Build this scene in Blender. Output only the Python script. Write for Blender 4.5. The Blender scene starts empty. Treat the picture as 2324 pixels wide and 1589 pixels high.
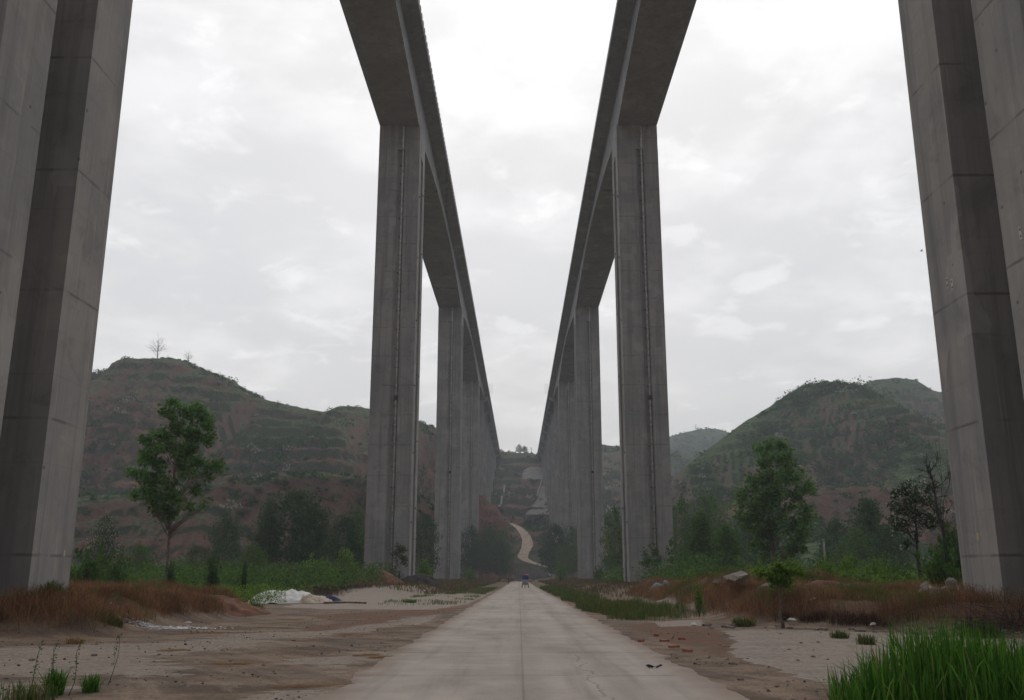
import bpy, bmesh, math, random
import numpy as np
from mathutils import Vector, Matrix
sc = bpy.context.scene
COL = sc.collection
rnd = random.Random(11)
NR = np.random.default_rng(7)
R = math.radians

# ------------------------------------------------------------------ camera
F, CU, CV = 2095.0, 1162.0, 794.5          # photo measured at 2324 x 1589
PITCH, YAW, EYE = R(13.64), 0.0074, 1.65
cd = bpy.data.cameras.new('camera'); cam = bpy.data.objects.new('camera', cd); COL.objects.link(cam)
cd.sensor_width = 36; cd.lens = F / 2324 * 36; cd.clip_end = 6000; cd.clip_start = 0.1
cam.location = (0, 0, EYE); cam.rotation_euler = (R(90) + PITCH, 0, YAW)
sc.camera = cam

def ray(u, v):
    xc, yc = (u - CU) / F, (CV - v) / F
    d = Vector((xc, math.cos(PITCH) - yc * math.sin(PITCH), math.sin(PITCH) + yc * math.cos(PITCH)))
    return Matrix.Rotation(YAW, 3, 'Z') @ d
def P(u, v, Y):
    d = ray(u, v); t = Y / d.y
    return Vector((d.x * t, Y, EYE + d.z * t))

# ------------------------------------------------------------------ noise
def _h(ix, iy, s):
    n = (ix.astype(np.int64) * 374761393 + iy.astype(np.int64) * 668265263 + s * 982451653) & 0x7fffffff
    n = ((n ^ (n >> 13)) * 1274126177) & 0x7fffffff
    return ((n ^ (n >> 16)) & 0xffff) / 65535.0
def vn(x, y, s=0):
    x = np.asarray(x, float); y = np.asarray(y, float)
    ix, iy = np.floor(x), np.floor(y); fx, fy = x - ix, y - iy
    fx = fx * fx * (3 - 2 * fx); fy = fy * fy * (3 - 2 * fy)
    a, b, c, d = _h(ix, iy, s), _h(ix + 1, iy, s), _h(ix, iy + 1, s), _h(ix + 1, iy + 1, s)
    return (a + (b - a) * fx) * (1 - fy) + (c + (d - c) * fx) * fy
def fbm(x, y, s=0, o=4):
    r = 0; a = .5; t = 0
    for i in range(o):
        r = r + a * vn(x * 2 ** i + 17.3 * i, y * 2 ** i + 9.1 * i, s + i); t += a; a *= .5
    return r / t
def ss(a, b, x):
    t = np.clip((x - a) / (b - a), 0, 1); return t * t * (3 - 2 * t)

# ------------------------------------------------------------------ objects
def tag(o, label=None, cat=None, group=None, kind=None):
    if label: o['label'] = label
    if cat: o['category'] = cat
    if group: o['group'] = group
    if kind: o['kind'] = kind
    return o
def link(name, me, parent=None, loc=None):
    o = bpy.data.objects.new(name, me); COL.objects.link(o)
    if parent: o.parent = parent
    if loc is not None: o.location = loc
    return o
def empty(name, loc=(0, 0, 0), label=None, cat=None, group=None):
    o = link(name, None, None, loc); o.empty_display_size = .3
    return tag(o, label, cat, group)
def npmesh(name, V, Fc, mat, smooth=False, tint=None):
    V = np.asarray(V, np.float32); Fc = np.asarray(Fc, np.int32)
    me = bpy.data.meshes.new(name); n, k = Fc.shape
    me.vertices.add(len(V)); me.vertices.foreach_set('co', V.ravel())
    me.loops.add(n * k); me.loops.foreach_set('vertex_index', Fc.ravel())
    me.polygons.add(n); me.polygons.foreach_set('loop_start', np.arange(0, n * k, k, dtype=np.int32))
    if smooth: me.polygons.foreach_set('use_smooth', np.ones(n, bool))
    if tint is not None:
        at = me.attributes.new('tint', 'FLOAT', 'POINT'); at.data.foreach_set('value', np.asarray(tint, np.float32))
    me.update(calc_edges=True); me.validate()
    if mat: me.materials.append(mat)
    return me
class MB:
    """collects boxes, sweeps and tubes, links them as one mesh object"""
    def __init__(s): s.v = []; s.f = []; s.sm = []
    def add(s, vs, fs, smooth=False):
        o = len(s.v); s.v += [tuple(p) for p in vs]
        for f in fs: s.f.append(tuple(i + o for i in f)); s.sm.append(smooth)
        return s
    def box(s, c, d, rz=0, rx=0, ry=0, taper=1.0):
        m = Matrix.Rotation(rz, 3, 'Z') @ Matrix.Rotation(ry, 3, 'Y') @ Matrix.Rotation(rx, 3, 'X'); vs = []
        for z in (-1, 1):
            for x, y in ((-1, -1), (1, -1), (1, 1), (-1, 1)):
                k = taper if z > 0 else 1
                vs.append(Vector(c) + m @ Vector((x * d[0] / 2 * k, y * d[1] / 2 * k, z * d[2] / 2)))
        return s.add(vs, [(3, 2, 1, 0), (4, 5, 6, 7), (0, 1, 5, 4), (1, 2, 6, 5), (2, 3, 7, 6), (3, 0, 4, 7)])
    def prism(s, poly, z0, z1):
        n = len(poly)
        return s.add([(x, y, z0) for x, y in poly] + [(x, y, z1) for x, y in poly],
                     [tuple(range(n - 1, -1, -1)), tuple(range(n, 2 * n))] + [(i, (i + 1) % n, n + (i + 1) % n, n + i) for i in range(n)])
    def sweep(s, secs):
        """secs: list of equal-length closed rings of 3D points"""
        n = len(secs[0]); vs = [p for r in secs for p in r]; fs = []
        for k in range(len(secs) - 1):
            for i in range(n):
                a, b = k * n + i, k * n + (i + 1) % n
                fs.append((a, b, b + n, a + n))
        fs.append(tuple(range(n - 1, -1, -1))); fs.append(tuple((len(secs) - 1) * n + i for i in range(n)))
        return s.add(vs, fs)
    def tube(s, pts, rad, n=6, smooth=True):
        pts = [Vector(p) for p in pts]
        if not hasattr(rad, '__len__'): rad = [rad] * len(pts)
        vs = []; fs = []
        for k, p in enumerate(pts):
            t = (pts[min(k + 1, len(pts) - 1)] - pts[max(k - 1, 0)]).normalized()
            a = t.orthogonal().normalized() if k == 0 else (a - t * a.dot(t)).normalized()
            b = t.cross(a)
            for i in range(n):
                w = 2 * math.pi * i / n; vs.append(p + (a * math.cos(w) + b * math.sin(w)) * rad[k])
        for k in range(len(pts) - 1):
            for i in range(n):
                q, r = k * n + i, k * n + (i + 1) % n; fs.append((q, r, r + n, q + n))
        fs.append(tuple(range(n - 1, -1, -1))); fs.append(tuple((len(pts) - 1) * n + i for i in range(n)))
        return s.add(vs, fs, smooth)
    def rock(s, c, d, seed, rz=0, sub=2):
        bm = bmesh.new(); bmesh.ops.create_icosphere(bm, subdivisions=sub, radius=1); q = random.Random(seed)
        ns = [Vector((q.gauss(0, 1), q.gauss(0, 1), q.gauss(0, 1))).normalized() for _ in range(9)]; off = [q.uniform(.55, .85) for _ in ns]
        m = Matrix.Rotation(rz, 3, 'Z')
        for v in bm.verts:
            for nn, o in zip(ns, off):
                k = v.co.dot(nn) - o
                if k > 0: v.co -= nn * k
            v.co *= 1 + q.uniform(-.06, .06)
        vs = [Vector(c) + m @ Vector((v.co.x * d[0] * .7, v.co.y * d[1] * .7, v.co.z * d[2] * .7)) for v in bm.verts]
        fs = [tuple(v.index for v in f.verts) for f in bm.faces]; bm.free()
        return s.add(vs, fs)
    def mesh(s, name, mat):
        me = bpy.data.meshes.new(name); me.from_pydata(s.v, [], s.f); me.polygons.foreach_set('use_smooth', s.sm); me.update()
        if mat: me.materials.append(mat)
        return me
    def build(s, name, mat, parent=None, loc=None): return link(name, s.mesh(name, mat), parent, loc)
def children(o): return [c for c in bpy.data.objects if c.parent == o]
def copy_tree(root):
    c = root.copy(); COL.objects.link(c)
    for k in children(root):
        q = k.copy(); COL.objects.link(q); q.parent = c
        for g in children(k):
            w = g.copy(); COL.objects.link(w); w.parent = q
    return c

# ------------------------------------------------------------------ materials
class G:
    def __init__(s, name):
        s.m = bpy.data.materials.new(name); s.m.use_nodes = True; s.t = s.m.node_tree; s.t.nodes.clear()
    def n(s, ty, ins=None, **pr):
        nd = s.t.nodes.new('ShaderNode' + ty)
        for k, v in pr.items(): setattr(nd, k, v)
        for k, v in (ins or {}).items():
            if isinstance(v, bpy.types.NodeSocket): s.t.links.new(v, nd.inputs[k])
            else: nd.inputs[k].default_value = v
        return nd
    def ma(s, op, a, b=0.0, c=0.0, clamp=False):
        nd = s.n('Math', {0: a, 1: b, 2: c}, operation=op); nd.use_clamp = clamp; return nd.outputs[0]
    def mix(s, f, a, b, bt='MIX'):
        c = lambda x: x if isinstance(x, bpy.types.NodeSocket) else (*x[:3], 1)
        return s.n('Mix', {0: f, 6: c(a), 7: c(b)}, data_type='RGBA', blend_type=bt).outputs[2]
    def pos(s): return s.n('NewGeometry').outputs['Position']
    def sep(s, v): return s.n('SeparateXYZ', {0: v}).outputs
    def scl(s, v, k): return s.n('VectorMath', {0: v, 1: k}, operation='MULTIPLY').outputs[0]
    def noise(s, v, sc=1.0, det=4.0, ro=.55, dist=0.0, out=0):
        return s.n('TexNoise', {'Vector': v, 'Scale': sc, 'Detail': det, 'Roughness': ro, 'Distortion': dist}).outputs[out]
    def step(s, x, a, b):
        return s.n('MapRange', {0: x, 1: a, 2: b, 3: 0.0, 4: 1.0}, interpolation_type='SMOOTHSTEP').outputs[0]
    def attr(s, nm): return s.n('Attribute', attribute_name=nm)
    def out(s, col, rough=.9, bump=None, bs=.3, bd=.05, spec=.25, metal=0.0):
        b = s.n('BsdfPrincipled', {'Roughness': rough, 'Specular IOR Level': spec, 'Metallic': metal})
        if isinstance(col, bpy.types.NodeSocket): s.t.links.new(col, b.inputs[0])
        else: b.inputs[0].default_value = (*col, 1)
        if bump is not None:
            bp = s.n('Bump', {'Strength': bs, 'Distance': bd, 'Height': bump}); s.t.links.new(bp.outputs[0], b.inputs['Normal'])
        o = s.n('OutputMaterial'); s.t.links.new(b.outputs[0], o.inputs[0]); return s.m
    def leafout(s, col, tr=.35):
        d = s.n('BsdfDiffuse', {0: col}); t = s.n('BsdfTranslucent', {0: col})
        m = s.n('MixShader', {0: tr, 1: d.outputs[0], 2: t.outputs[0]})
        o = s.n('OutputMaterial'); s.t.links.new(m.outputs[0], o.inputs[0]); return s.m

def plain(name, col, rough=.7, var=.25, sc=3.0, metal=0.0, spec=.3):
    g = G(name); p = g.n('TexCoord').outputs['Object']; nz = g.noise(p, sc, 5)
    lo = tuple(c * (1 - var) for c in col); hi = tuple(min(1, c * (1 + var)) for c in col)
    return g.out(g.mix(g.step(nz, .3, .7), lo, hi), rough, nz, .2, .02, spec, metal)
def leafmat(name, a, b, tr=.35, c=None, cf=.9):
    g = G(name); t = g.attr('tint').outputs['Fac']
    col = g.mix(t, a, b)
    if c: col = g.mix(g.step(t, cf, cf + .02), col, c)
    return g.leafout(col, tr)

def concrete(name, base, warm, streak=1.0, lift=4.5):
    g = G(name); p = g.pos(); x, y, z = g.sep(p)
    big = g.noise(p, .22, 4); fine = g.noise(p, 3.0, 6, .65)
    st = g.noise(g.scl(p, (1.6, 1.6, .06)), 1.0, 5, .6); st2 = g.noise(g.scl(p, (6, 6, .25)), 1.0, 3)
    lid = g.ma('FLOOR', g.ma('DIVIDE', z, lift))
    wn = g.n('TexWhiteNoise', {'W': g.ma('ADD', lid, g.ma('MULTIPLY', g.ma('FLOOR', g.ma('DIVIDE', y, 9.0)), 7.3))}, noise_dimensions='1D').outputs[0]
    col = g.mix(g.step(big, .38, .62), base, warm); blot = g.noise(p, .55, 7, .68, .6); col = g.mix(g.ma('MULTIPLY', g.step(blot, .5, .68), .5), col, tuple(c * .58 for c in base)); col = g.mix(g.ma('MULTIPLY', g.step(blot, .44, .32), .35), col, tuple(min(1, c * 1.3) for c in warm))
    col = g.mix(g.ma('MULTIPLY', g.step(st, .42, .72), .6 * streak), col, tuple(c * .55 for c in base))
    col = g.mix(g.ma('MULTIPLY', g.step(st2, .55, .8), .5 * streak), col, tuple(min(1, c * 1.4) for c in warm))
    col = g.mix(g.ma('MULTIPLY', wn, .22), col, tuple(c * .6 for c in base))
    wob = g.ma('MULTIPLY', g.ma('SUBTRACT', fine, .5), .012)
    def joint(per, w, s):
        fr = g.ma('ADD', g.ma('FRACT', g.ma('DIVIDE', z, per)), wob)
        d = g.ma('MULTIPLY', g.ma('ABSOLUTE', g.ma('SUBTRACT', fr, .5)), per)
        return g.ma('MULTIPLY', g.ma('SUBTRACT', 1.0, g.step(d, w * .3, w)), s)
    j1 = joint(lift, .075, .75); j2 = joint(lift / 3, .04, .16)
    jn = g.ma('MULTIPLY', g.ma('MAXIMUM', j1, j2), g.step(g.noise(p, .5, 5, .65), .38, .62))
    col = g.mix(jn, col, tuple(c * .38 for c in base))
    vb = g.ma('FRACT', g.ma('DIVIDE', g.ma('ADD', x, y), 1.22))
    bd = g.ma('MULTIPLY', g.ma('SUBTRACT', 1.0, g.step(g.ma('ABSOLUTE', g.ma('SUBTRACT', vb, .5)), .004, .016)), .14)
    col = g.mix(bd, col, tuple(c * .55 for c in base))
    pat = g.n('TexVoronoi', {'Vector': g.scl(p, (.7, .7, .32)), 'Scale': 1.0}, feature='F1', distance='CHEBYCHEV').outputs['Color']
    col = g.mix(g.ma('MULTIPLY', g.step(g.sep(pat)[0], .86, .9), g.ma('MULTIPLY', g.step(big, .4, .6), .5)), col, tuple(min(1, c * 1.45) for c in base))
    pit = g.n('TexVoronoi', {'Vector': p, 'Scale': .8}).outputs['Distance']
    col = g.mix(g.ma('MULTIPLY', g.ma('SUBTRACT', 1.0, g.step(pit, .03, .07)), .8), col, tuple(c * .3 for c in base))
    rust = g.ma('MULTIPLY', g.step(g.noise(g.scl(p, (1, 1, .12)), .5, 5), .62, .78), .35)
    col = g.mix(rust, col, (.17, .11, .07))
    col = g.mix(g.ma('MULTIPLY', fine, .25), col, tuple(c * .7 for c in base))
    return g.out(col, .85, g.ma('ADD', fine, g.ma('MULTIPLY', jn, -.8)), .25, .03)

M = {}
M['pier'] = concrete('pier_concrete', (.305, .296, .28), (.385, .36, .325))
M['girder'] = concrete('girder_concrete', (.29, .292, .286), (.33, .328, .318), .6, 3.5)
M['pipe'] = plain('pipe_grey', (.62, .61, .59), .5, .3, 2)
M['steel'] = plain('dark_steel', (.05, .047, .045), .6)
M['rust'] = plain('rusty_steel', (.2, .085, .045), .9, .4)
M['plate'] = plain('anchor_plate', (.5, .48, .45), .6, .2)
M['note'] = plain('faded_notice', (.6, .5, .28), .7, .2)
M['bark'] = plain('bark', (.16, .12, .095), .95, .45, 6)
M['dark_bark'] = plain('dark_bark', (.055, .045, .04), .95, .4, 6)
M['leaf_poplar'] = leafmat('poplar_leaves', (.045, .115, .024), (.165, .28, .08), .5)
M['leaf_dark'] = leafmat('dark_leaves', (.022, .058, .02), (.07, .125, .045), .4)
M['leaf_mid'] = leafmat('mid_leaves', (.04, .095, .022), (.12, .20, .046), .4)
M['leaf_light'] = leafmat('fresh_leaves', (.065, .14, .02), (.21, .32, .06), .45)
M['leaf_bloom'] = leafmat('blossoming_leaves', (.03, .055, .022), (.075, .11, .045), .3, (.42, .42, .35), .82)
M['leaf_olive'] = leafmat('olive_leaves', (.05, .06, .025), (.11, .12, .05), .35)
M['scrub'] = leafmat('scrub_leaves', (.022, .055, .018), (.075, .13, .042), .3, (.3, .31, .25), .955)
M['scrub_far'] = leafmat('far_scrub_leaves', (.03, .055, .022), (.075, .11, .04), .25)
M['dry'] = leafmat('dry_weeds', (.11, .054, .03), (.37, .205, .115), .35, (.11, .135, .04), .88)
M['dry_dark'] = leafmat('burnt_weeds', (.03, .02, .016), (.10, .06, .042), .2)
M['grass'] = leafmat('green_grass', (.03, .095, .013), (.12, .27, .04), .5, (.24, .2, .08), .95)
M['verge'] = leafmat('verge_grass', (.035, .075, .018), (.13, .19, .055), .4, (.22, .14, .07), .82)
M['straw'] = leafmat('straw', (.2, .12, .05), (.36, .23, .1), .2)
# ------------------------------------------------------------------ ground
def road_z(y): return np.where(y < 160, -.0037 * y, -.592 - .0022 * (y - 160))
def bank_l(x, y):
    e = -12.0 + 1.6 * (fbm(y / 6, x * 0 + 3, 5) - .5) * 2 - 2.2 * ss(38, 45, y)
    return ss(0, 2.6, e - x) * ss(26.2, 29.2, y + (x + 14) * .25) * (1 - ss(47, 56, y))
def bank_r(x, y):
    d = .846 * (x - 6.75) + .533 * (y - 38.5) + 1.6 * (fbm(x / 4, y / 4, 9) - .5)
    d = np.minimum(d, (x - 7.6 - .035 * np.maximum(y - 40, 0)) * 1.0)
    return ss(0, 3.4, d) * (1 - ss(85, 110, y))
MOUNDS = [(10.3, 47, 2.6, 2.6, .6), (12.2, 52, 3, 3, .6), (17.5, 55, 4, 3.2, .6), (11.2, 58, 2.8, 3, .8), (13.5, 37, 2.6, 1.6, .25), (17, 368, 11, 18, 1.5)]
def gz(x, y):
    x = np.asarray(x, float); y = np.asarray(y, float)
    z = road_z(y); ax = np.abs(x)
    off = ss(3.3, 6.5, ax)
    z = z - .02 + off * (.10 * (fbm(x / 2.3, y / 2.3, 3) - .5) + .22 * (fbm(x / 9, y / 9, 4) - .45))
    z = z + .95 * bank_l(x, y) + .82 * bank_r(x, y)
    rough = ss(0, .5, bank_l(x, y) + bank_r(x, y))
    z = z + rough * .5 * (fbm(x / 1.3, y / 1.3, 8, 3) - .5)
    z = z + .75 * ss(9, 14, ax) * ss(72, 105, y)
    for mx, my, rx, ry, h in MOUNDS:
        q = ((x - mx) / rx) ** 2 + ((y - my) / ry) ** 2
        z = z + h * np.exp(-q * 1.2) * (1 + .5 * (fbm(x * 1.1, y * 1.1, 12, 3) - .5))
    return z
def g1(x, y): return float(gz(np.array([x]), np.array([y]))[0])
def gp(u, v):
    d = ray(u, v); Y = 30.0
    for _ in range(60):
        z = float(road_z(np.array(Y))); Y = Y * .5 + .5 * (z - EYE) / min(d.z, -.004) * d.y
    t = Y / d.y; return d.x * t, Y

def inpoly(X, Y, poly):
    r = np.zeros(X.shape, bool); n = len(poly)
    for i in range(n):
        (x1, y1), (x2, y2) = poly[i], poly[(i + 1) % n]
        c = ((y1 > Y) != (y2 > Y)) & (X < (x2 - x1) * (Y - y1) / ((y2 - y1) + 1e-9) + x1); r ^= c
    return r
def polydist(X, Y, poly):
    d = np.full(X.shape, 1e9); n = len(poly)
    for i in range(n):
        (x1, y1), (x2, y2) = poly[i], poly[(i + 1) % n]; dx, dy = x2 - x1, y2 - y1
        t = np.clip(((X - x1) * dx + (Y - y1) * dy) / (dx * dx + dy * dy + 1e-9), 0, 1)
        d = np.minimum(d, np.hypot(X - x1 - t * dx, Y - y1 - t * dy))
    return np.where(inpoly(X, Y, poly), d, -d)
px = lambda L: [gp(u, v) for u, v in L]
PAD = [px([(1638, 1434), (1700, 1428), (1850, 1433), (2050, 1443), (2500, 1462), (2500, 1565), (1900, 1556), (1800, 1536), (1755, 1512), (1690, 1502), (1652, 1480), (1668, 1458)]),
       px([(1475, 1410), (1590, 1408), (1605, 1418), (1500, 1423)]), px([(1485, 1368), (1600, 1357), (1610, 1376), (1500, 1380)]),
       px([(640, 1378), (760, 1352), (880, 1340), (1150, 1330), (1128, 1340), (1062, 1370), (985, 1383), (760, 1384)]),
       px([(925, 1416), (965, 1404), (982, 1406), (950, 1418)])]
SOFT = [px([(640, 1500), (900, 1470), (960, 1478), (760, 1520)]), px([(-100, 1560), (90, 1548), (200, 1562), (60, 1590), (-100, 1600)]), px([(-150, 1478), (250, 1462), (620, 1446), (640, 1460), (360, 1492), (480, 1520), (320, 1540), (-150, 1520)]), px([(400, 1450), (760, 1425), (1000, 1392), (980, 1412), (700, 1450)]), px([(560, 1570), (760, 1550), (800, 1580), (640, 1640), (400, 1620)])]
RED = [px([(1420, 1420), (1560, 1405), (1640, 1440), (1680, 1470), (1640, 1490), (1540, 1460)]), px([(680, 1420), (900, 1395), (960, 1420), (760, 1440)]), px([(1840, 1600), (1900, 1560), (2400, 1570), (2400, 1700), (1800, 1700)]), px([(700, 1398), (1040, 1378), (1020, 1392), (760, 1405)])]
def axis(segs):
    o = []
    for a, b, s in segs: o += list(np.arange(a, b, s))
    return np.array(o + [segs[-1][1]])
gx = axis([(-1500, -400, 220), (-400, -100, 50), (-100, -26, 5), (-26, 26, .3), (26, 100, 5), (100, 400, 50), (400, 1500, 220)])
gy = axis([(-300, -20, 20), (-20, 9, 2), (9, 34, .25), (34, 70, .4), (70, 140, 1.0), (140, 420, 4), (420, 1500, 90)])
X, Y = np.meshgrid(gx, gy); Z = gz(X, Y)
def grid_faces(ny, nx):
    i = np.arange(ny * nx).reshape(ny, nx)
    return np.stack([i[:-1, :-1], i[:-1, 1:], i[1:, 1:], i[1:, :-1]], -1).reshape(-1, 4)
V = np.stack([X, Y, Z], -1).reshape(-1, 3)

g = G('site_ground'); p = g.pos(); px_, py_, pz_ = g.sep(p)
a = g.attr('cover').outputs['Color']; ca = g.sep(a)
n1 = g.noise(p, .55, 8, .62); n2 = g.noise(p, 2.6, 6, .65); n3 = g.noise(p, 9, 4, .7); n4 = g.noise(p, .16, 5, .6)
nst = g.noise(g.scl(p, (.35, 1.1, 1)), 1.0, 6, .6)
dirt = g.mix(g.step(n1, .38, .62), (.10, .067, .045), (.245, .17, .115))
dirt = g.mix(g.ma('MULTIPLY', g.step(n4, .45, .7), .6), dirt, (.10, .088, .078))
dirt = g.mix(g.ma('MULTIPLY', g.step(nst, .5, .72), .7), dirt, (.26, .20, .15))
rr_ = g.ma('SQRT', g.ma('ADD', g.ma('POWER', g.ma('ADD', px_, 24.0), 2.0), g.ma('POWER', g.ma('SUBTRACT', py_, 6.0), 2.0))); th_ = g.ma('ARCTAN2', g.ma('SUBTRACT', py_, 6.0), g.ma('ADD', px_, 24.0))
arc = g.noise(g.n('CombineXYZ', {0: g.ma('MULTIPLY', rr_, 1.5), 1: g.ma('MULTIPLY', th_, 4.0), 2: 0.0}).outputs[0], 1.0, 6, .65)
arc = g.ma('MULTIPLY', arc, 1.0); dirt = g.mix(g.ma('MULTIPLY', g.step(arc, .52, .64), .6), dirt, (.29, .215, .155)); dirt = g.mix(g.ma('MULTIPLY', g.step(arc, .46, .36), .55), dirt, (.085, .062, .046))
dirt = g.mix(g.ma('MULTIPLY', g.step(n2, .55, .75), .5), dirt, (.085, .066, .052))
red = g.mix(n2, (.105, .052, .031), (.19, .105, .062))
col = g.mix(g.step(g.ma('ADD', ca[1], g.ma('MULTIPLY', g.ma('SUBTRACT', n1, .5), 1.3)), .35, .65), dirt, red)
conc = g.mix(n2, (.235, .195, .157), (.39, .33, .27))
conc = g.mix(g.ma('MULTIPLY', g.step(nst, .45, .7), .5), conc, (.2, .18, .16))
edge = g.ma('ADD', ca[0], g.ma('MULTIPLY', g.ma('SUBTRACT', g.noise(p, 1.5, 7, .68), .5), .7))
col = g.mix(g.step(edge, .49, .54), col, conc)
soft = g.ma('ADD', ca[2], g.ma('MULTIPLY', g.ma('SUBTRACT', g.noise(g.scl(p, (.6, 1.3, 1)), 1.3, 8, .68), .5), 1.9))
col = g.mix(g.ma('MULTIPLY', g.step(soft, .5, .62), .8), col, conc)
vo = g.n('TexVoronoi', {'Vector': p, 'Scale': 5.0}).outputs; sp = g.ma('MULTIPLY', g.ma('SUBTRACT', 1.0, g.step(vo['Distance'], .1, .22)), g.step(g.sep(vo['Color'])[0], .72, .78))
col = g.mix(g.ma('MULTIPLY', sp, .75), col, (.06, .05, .045))
col = g.mix(g.ma('MULTIPLY', g.step(n3, .42, .68), .5), col, (.085, .066, .052))
n5 = g.noise(p, 26, 3, .7); col = g.mix(g.ma('MULTIPLY', g.step(n5, .5, .7), .4), col, (.07, .055, .045)); col = g.mix(g.ma('MULTIPLY', g.step(n5, .5, .32), .3), col, (.33, .27, .215))
far = g.step(py_, 70, 160); col = g.mix(far, col, g.mix(n1, (.075, .075, .035), (.15, .10, .065)))
M['ground'] = g.out(col, .95, g.ma('ADD', g.ma('MULTIPLY', n2, 1.0), g.ma('ADD', g.ma('MULTIPLY', n3, .35), g.ma('MULTIPLY', sp, .3))), 1.0, .08, .15)
me = npmesh('ground', V, grid_faces(len(gy), len(gx)), M['ground'], True)
def cover(polys, w):
    d = np.full(X.shape, -99.0)
    for q in polys:
        q = np.array(q); near = (X > q[:, 0].min() - 5) & (X < q[:, 0].max() + 5) & (Y > q[:, 1].min() - 5) & (Y < q[:, 1].max() + 5)
        dd = np.full(X.shape, -99.0); dd[near] = polydist(X[near], Y[near], [tuple(t) for t in q]); d = np.maximum(d, dd)
    return np.clip(.5 + d / w, 0, 1)
C = np.stack([cover(PAD, 1.4), np.maximum(cover(RED, 2.0), .8 * ss(0, .6, bank_l(X, Y) + bank_r(X, Y))), cover(SOFT, 2.2), np.ones(X.shape)], -1).reshape(-1, 4)
at = me.attributes.new('cover', 'FLOAT_COLOR', 'POINT'); at.data.foreach_set('color', C.astype(np.float32).ravel())
tag(link('ground', me), kind='structure')

# the concrete road
g = G('road_concrete'); p = g.pos(); x_, y_, z_ = g.sep(p)
n1 = g.noise(p, .5, 6, .6); n2 = g.noise(p, 4, 6, .7); st = g.noise(g.scl(p, (2.2, .10, 1)), 1, 6, .6); wv = g.noise(g.scl(p, (.5, 2.6, 1)), 1, 5)
col = g.mix(g.step(n1, .3, .7), (.32, .272, .232), (.41, .355, .305))
col = g.mix(g.ma('MULTIPLY', g.step(st, .48, .75), .55), col, (.21, .178, .152))
col = g.mix(g.ma('MULTIPLY', g.step(wv, .55, .8), .45), col, (.19, .155, .125))
col = g.mix(g.ma('MULTIPLY', g.step(n2, .5, .8), .35), col, (.17, .145, .122))
ed = g.step(g.ma('ADD', g.ma('ABSOLUTE', g.ma('SUBTRACT', x_, .13)), g.ma('MULTIPLY', g.ma('SUBTRACT', g.noise(p, 1.2, 6, .65), .5), 1.8)), 2.3, 3.2)
col = g.mix(g.ma('MULTIPLY', ed, .6), col, (.30, .21, .15))
big = g.noise(g.scl(p, (1, .45, 1)), .28, 7, .68); col = g.mix(g.ma('MULTIPLY', g.step(big, .46, .66), .5), col, (.20, .165, .138)); n6 = g.noise(p, 18, 4, .7); col = g.mix(g.ma('MULTIPLY', g.step(n6, .52, .7), .3), col, (.15, .125, .105))
tr = g.ma('ABSOLUTE', g.ma('SUBTRACT', g.ma('ABSOLUTE', g.ma('SUBTRACT', x_, .9)), .75)); col = g.mix(g.ma('MULTIPLY', g.ma('SUBTRACT', 1.0, g.step(tr, .1, .4)), g.ma('MULTIPLY', st, .45)), col, (.2, .17, .145))
wob = g.ma('MULTIPLY', g.ma('SUBTRACT', n2, .5), .05)
cj = g.ma('ABSOLUTE', g.ma('ADD', g.ma('SUBTRACT', x_, .06), wob)); cj = g.ma('SUBTRACT', 1.0, g.step(cj, .008, .028))
tj = g.ma('MULTIPLY', g.ma('ABSOLUTE', g.ma('SUBTRACT', g.ma('FRACT', g.ma('DIVIDE', g.ma('ADD', y_, .6), 5.0)), .5)), 5.0); tj = g.ma('SUBTRACT', 1.0, g.step(g.ma('ADD', tj, wob), .012, .05))
tj = g.ma('MULTIPLY', tj, g.step(g.noise(p, .6, 3), .35, .55))
cr = g.ma('ABSOLUTE', g.ma('SUBTRACT', x_, g.ma('ADD', 1.22, g.ma('MULTIPLY', g.ma('SUBTRACT', g.noise(g.scl(p, (0, 1, 0)), .9, 5, .65), .5), 1.1))))
cr = g.ma('MULTIPLY', g.ma('SUBTRACT', 1.0, g.step(cr, .006, .02)), g.ma('SUBTRACT', 1.0, g.step(y_, 21, 23)))
cr2 = g.ma('ABSOLUTE', g.ma('SUBTRACT', x_, g.ma('ADD', -1.5, g.ma('MULTIPLY', g.ma('SUBTRACT', g.noise(g.scl(p, (0, 1, 0)), .4, 5, .65), .5), 1.6))))
cr2 = g.ma('MULTIPLY', g.ma('SUBTRACT', 1.0, g.step(cr2, .006, .022)), g.ma('MULTIPLY', g.step(y_, 34, 38), .5))
ln = g.ma('MAXIMUM', g.ma('MAXIMUM', g.ma('MULTIPLY', cj, .32), g.ma('MULTIPLY', tj, .75)), g.ma('MAXIMUM', g.ma('MULTIPLY', cr, .7), cr2))
col = g.mix(g.ma('MULTIPLY', ln, .85), col, (.07, .058, .05))
M['road'] = g.out(col, .9, g.ma('SUBTRACT', n2, g.ma('MULTIPLY', ln, 1.5)), .3, .02, .2)
ry = np.concatenate([np.arange(-60, 8, 4), np.arange(8, 45, .12), np.arange(45, 150, .6), np.arange(150, 405, 4)])
bend = np.where(ry > 300, ((ry - 300) / 100) ** 2 * 3.0, 0)
hw = .20 * (fbm(ry * 1.1, ry * 0, 21, 5) - .5) * 2
hw2 = .26 * (fbm(ry * .9, ry * 0 + 5, 22, 5) - .5) * 2
xl = -2.82 + hw - .5 * ss(60, 90, ry) * 0; xr = 3.12 + hw2
rows = []
for t in np.linspace(0, 1, 9): rows.append(np.stack([xl + (xr - xl) * t + bend, ry, road_z(ry) + .006], -1))
rv = np.stack(rows, 1); top = rv.reshape(-1, 3)
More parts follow.
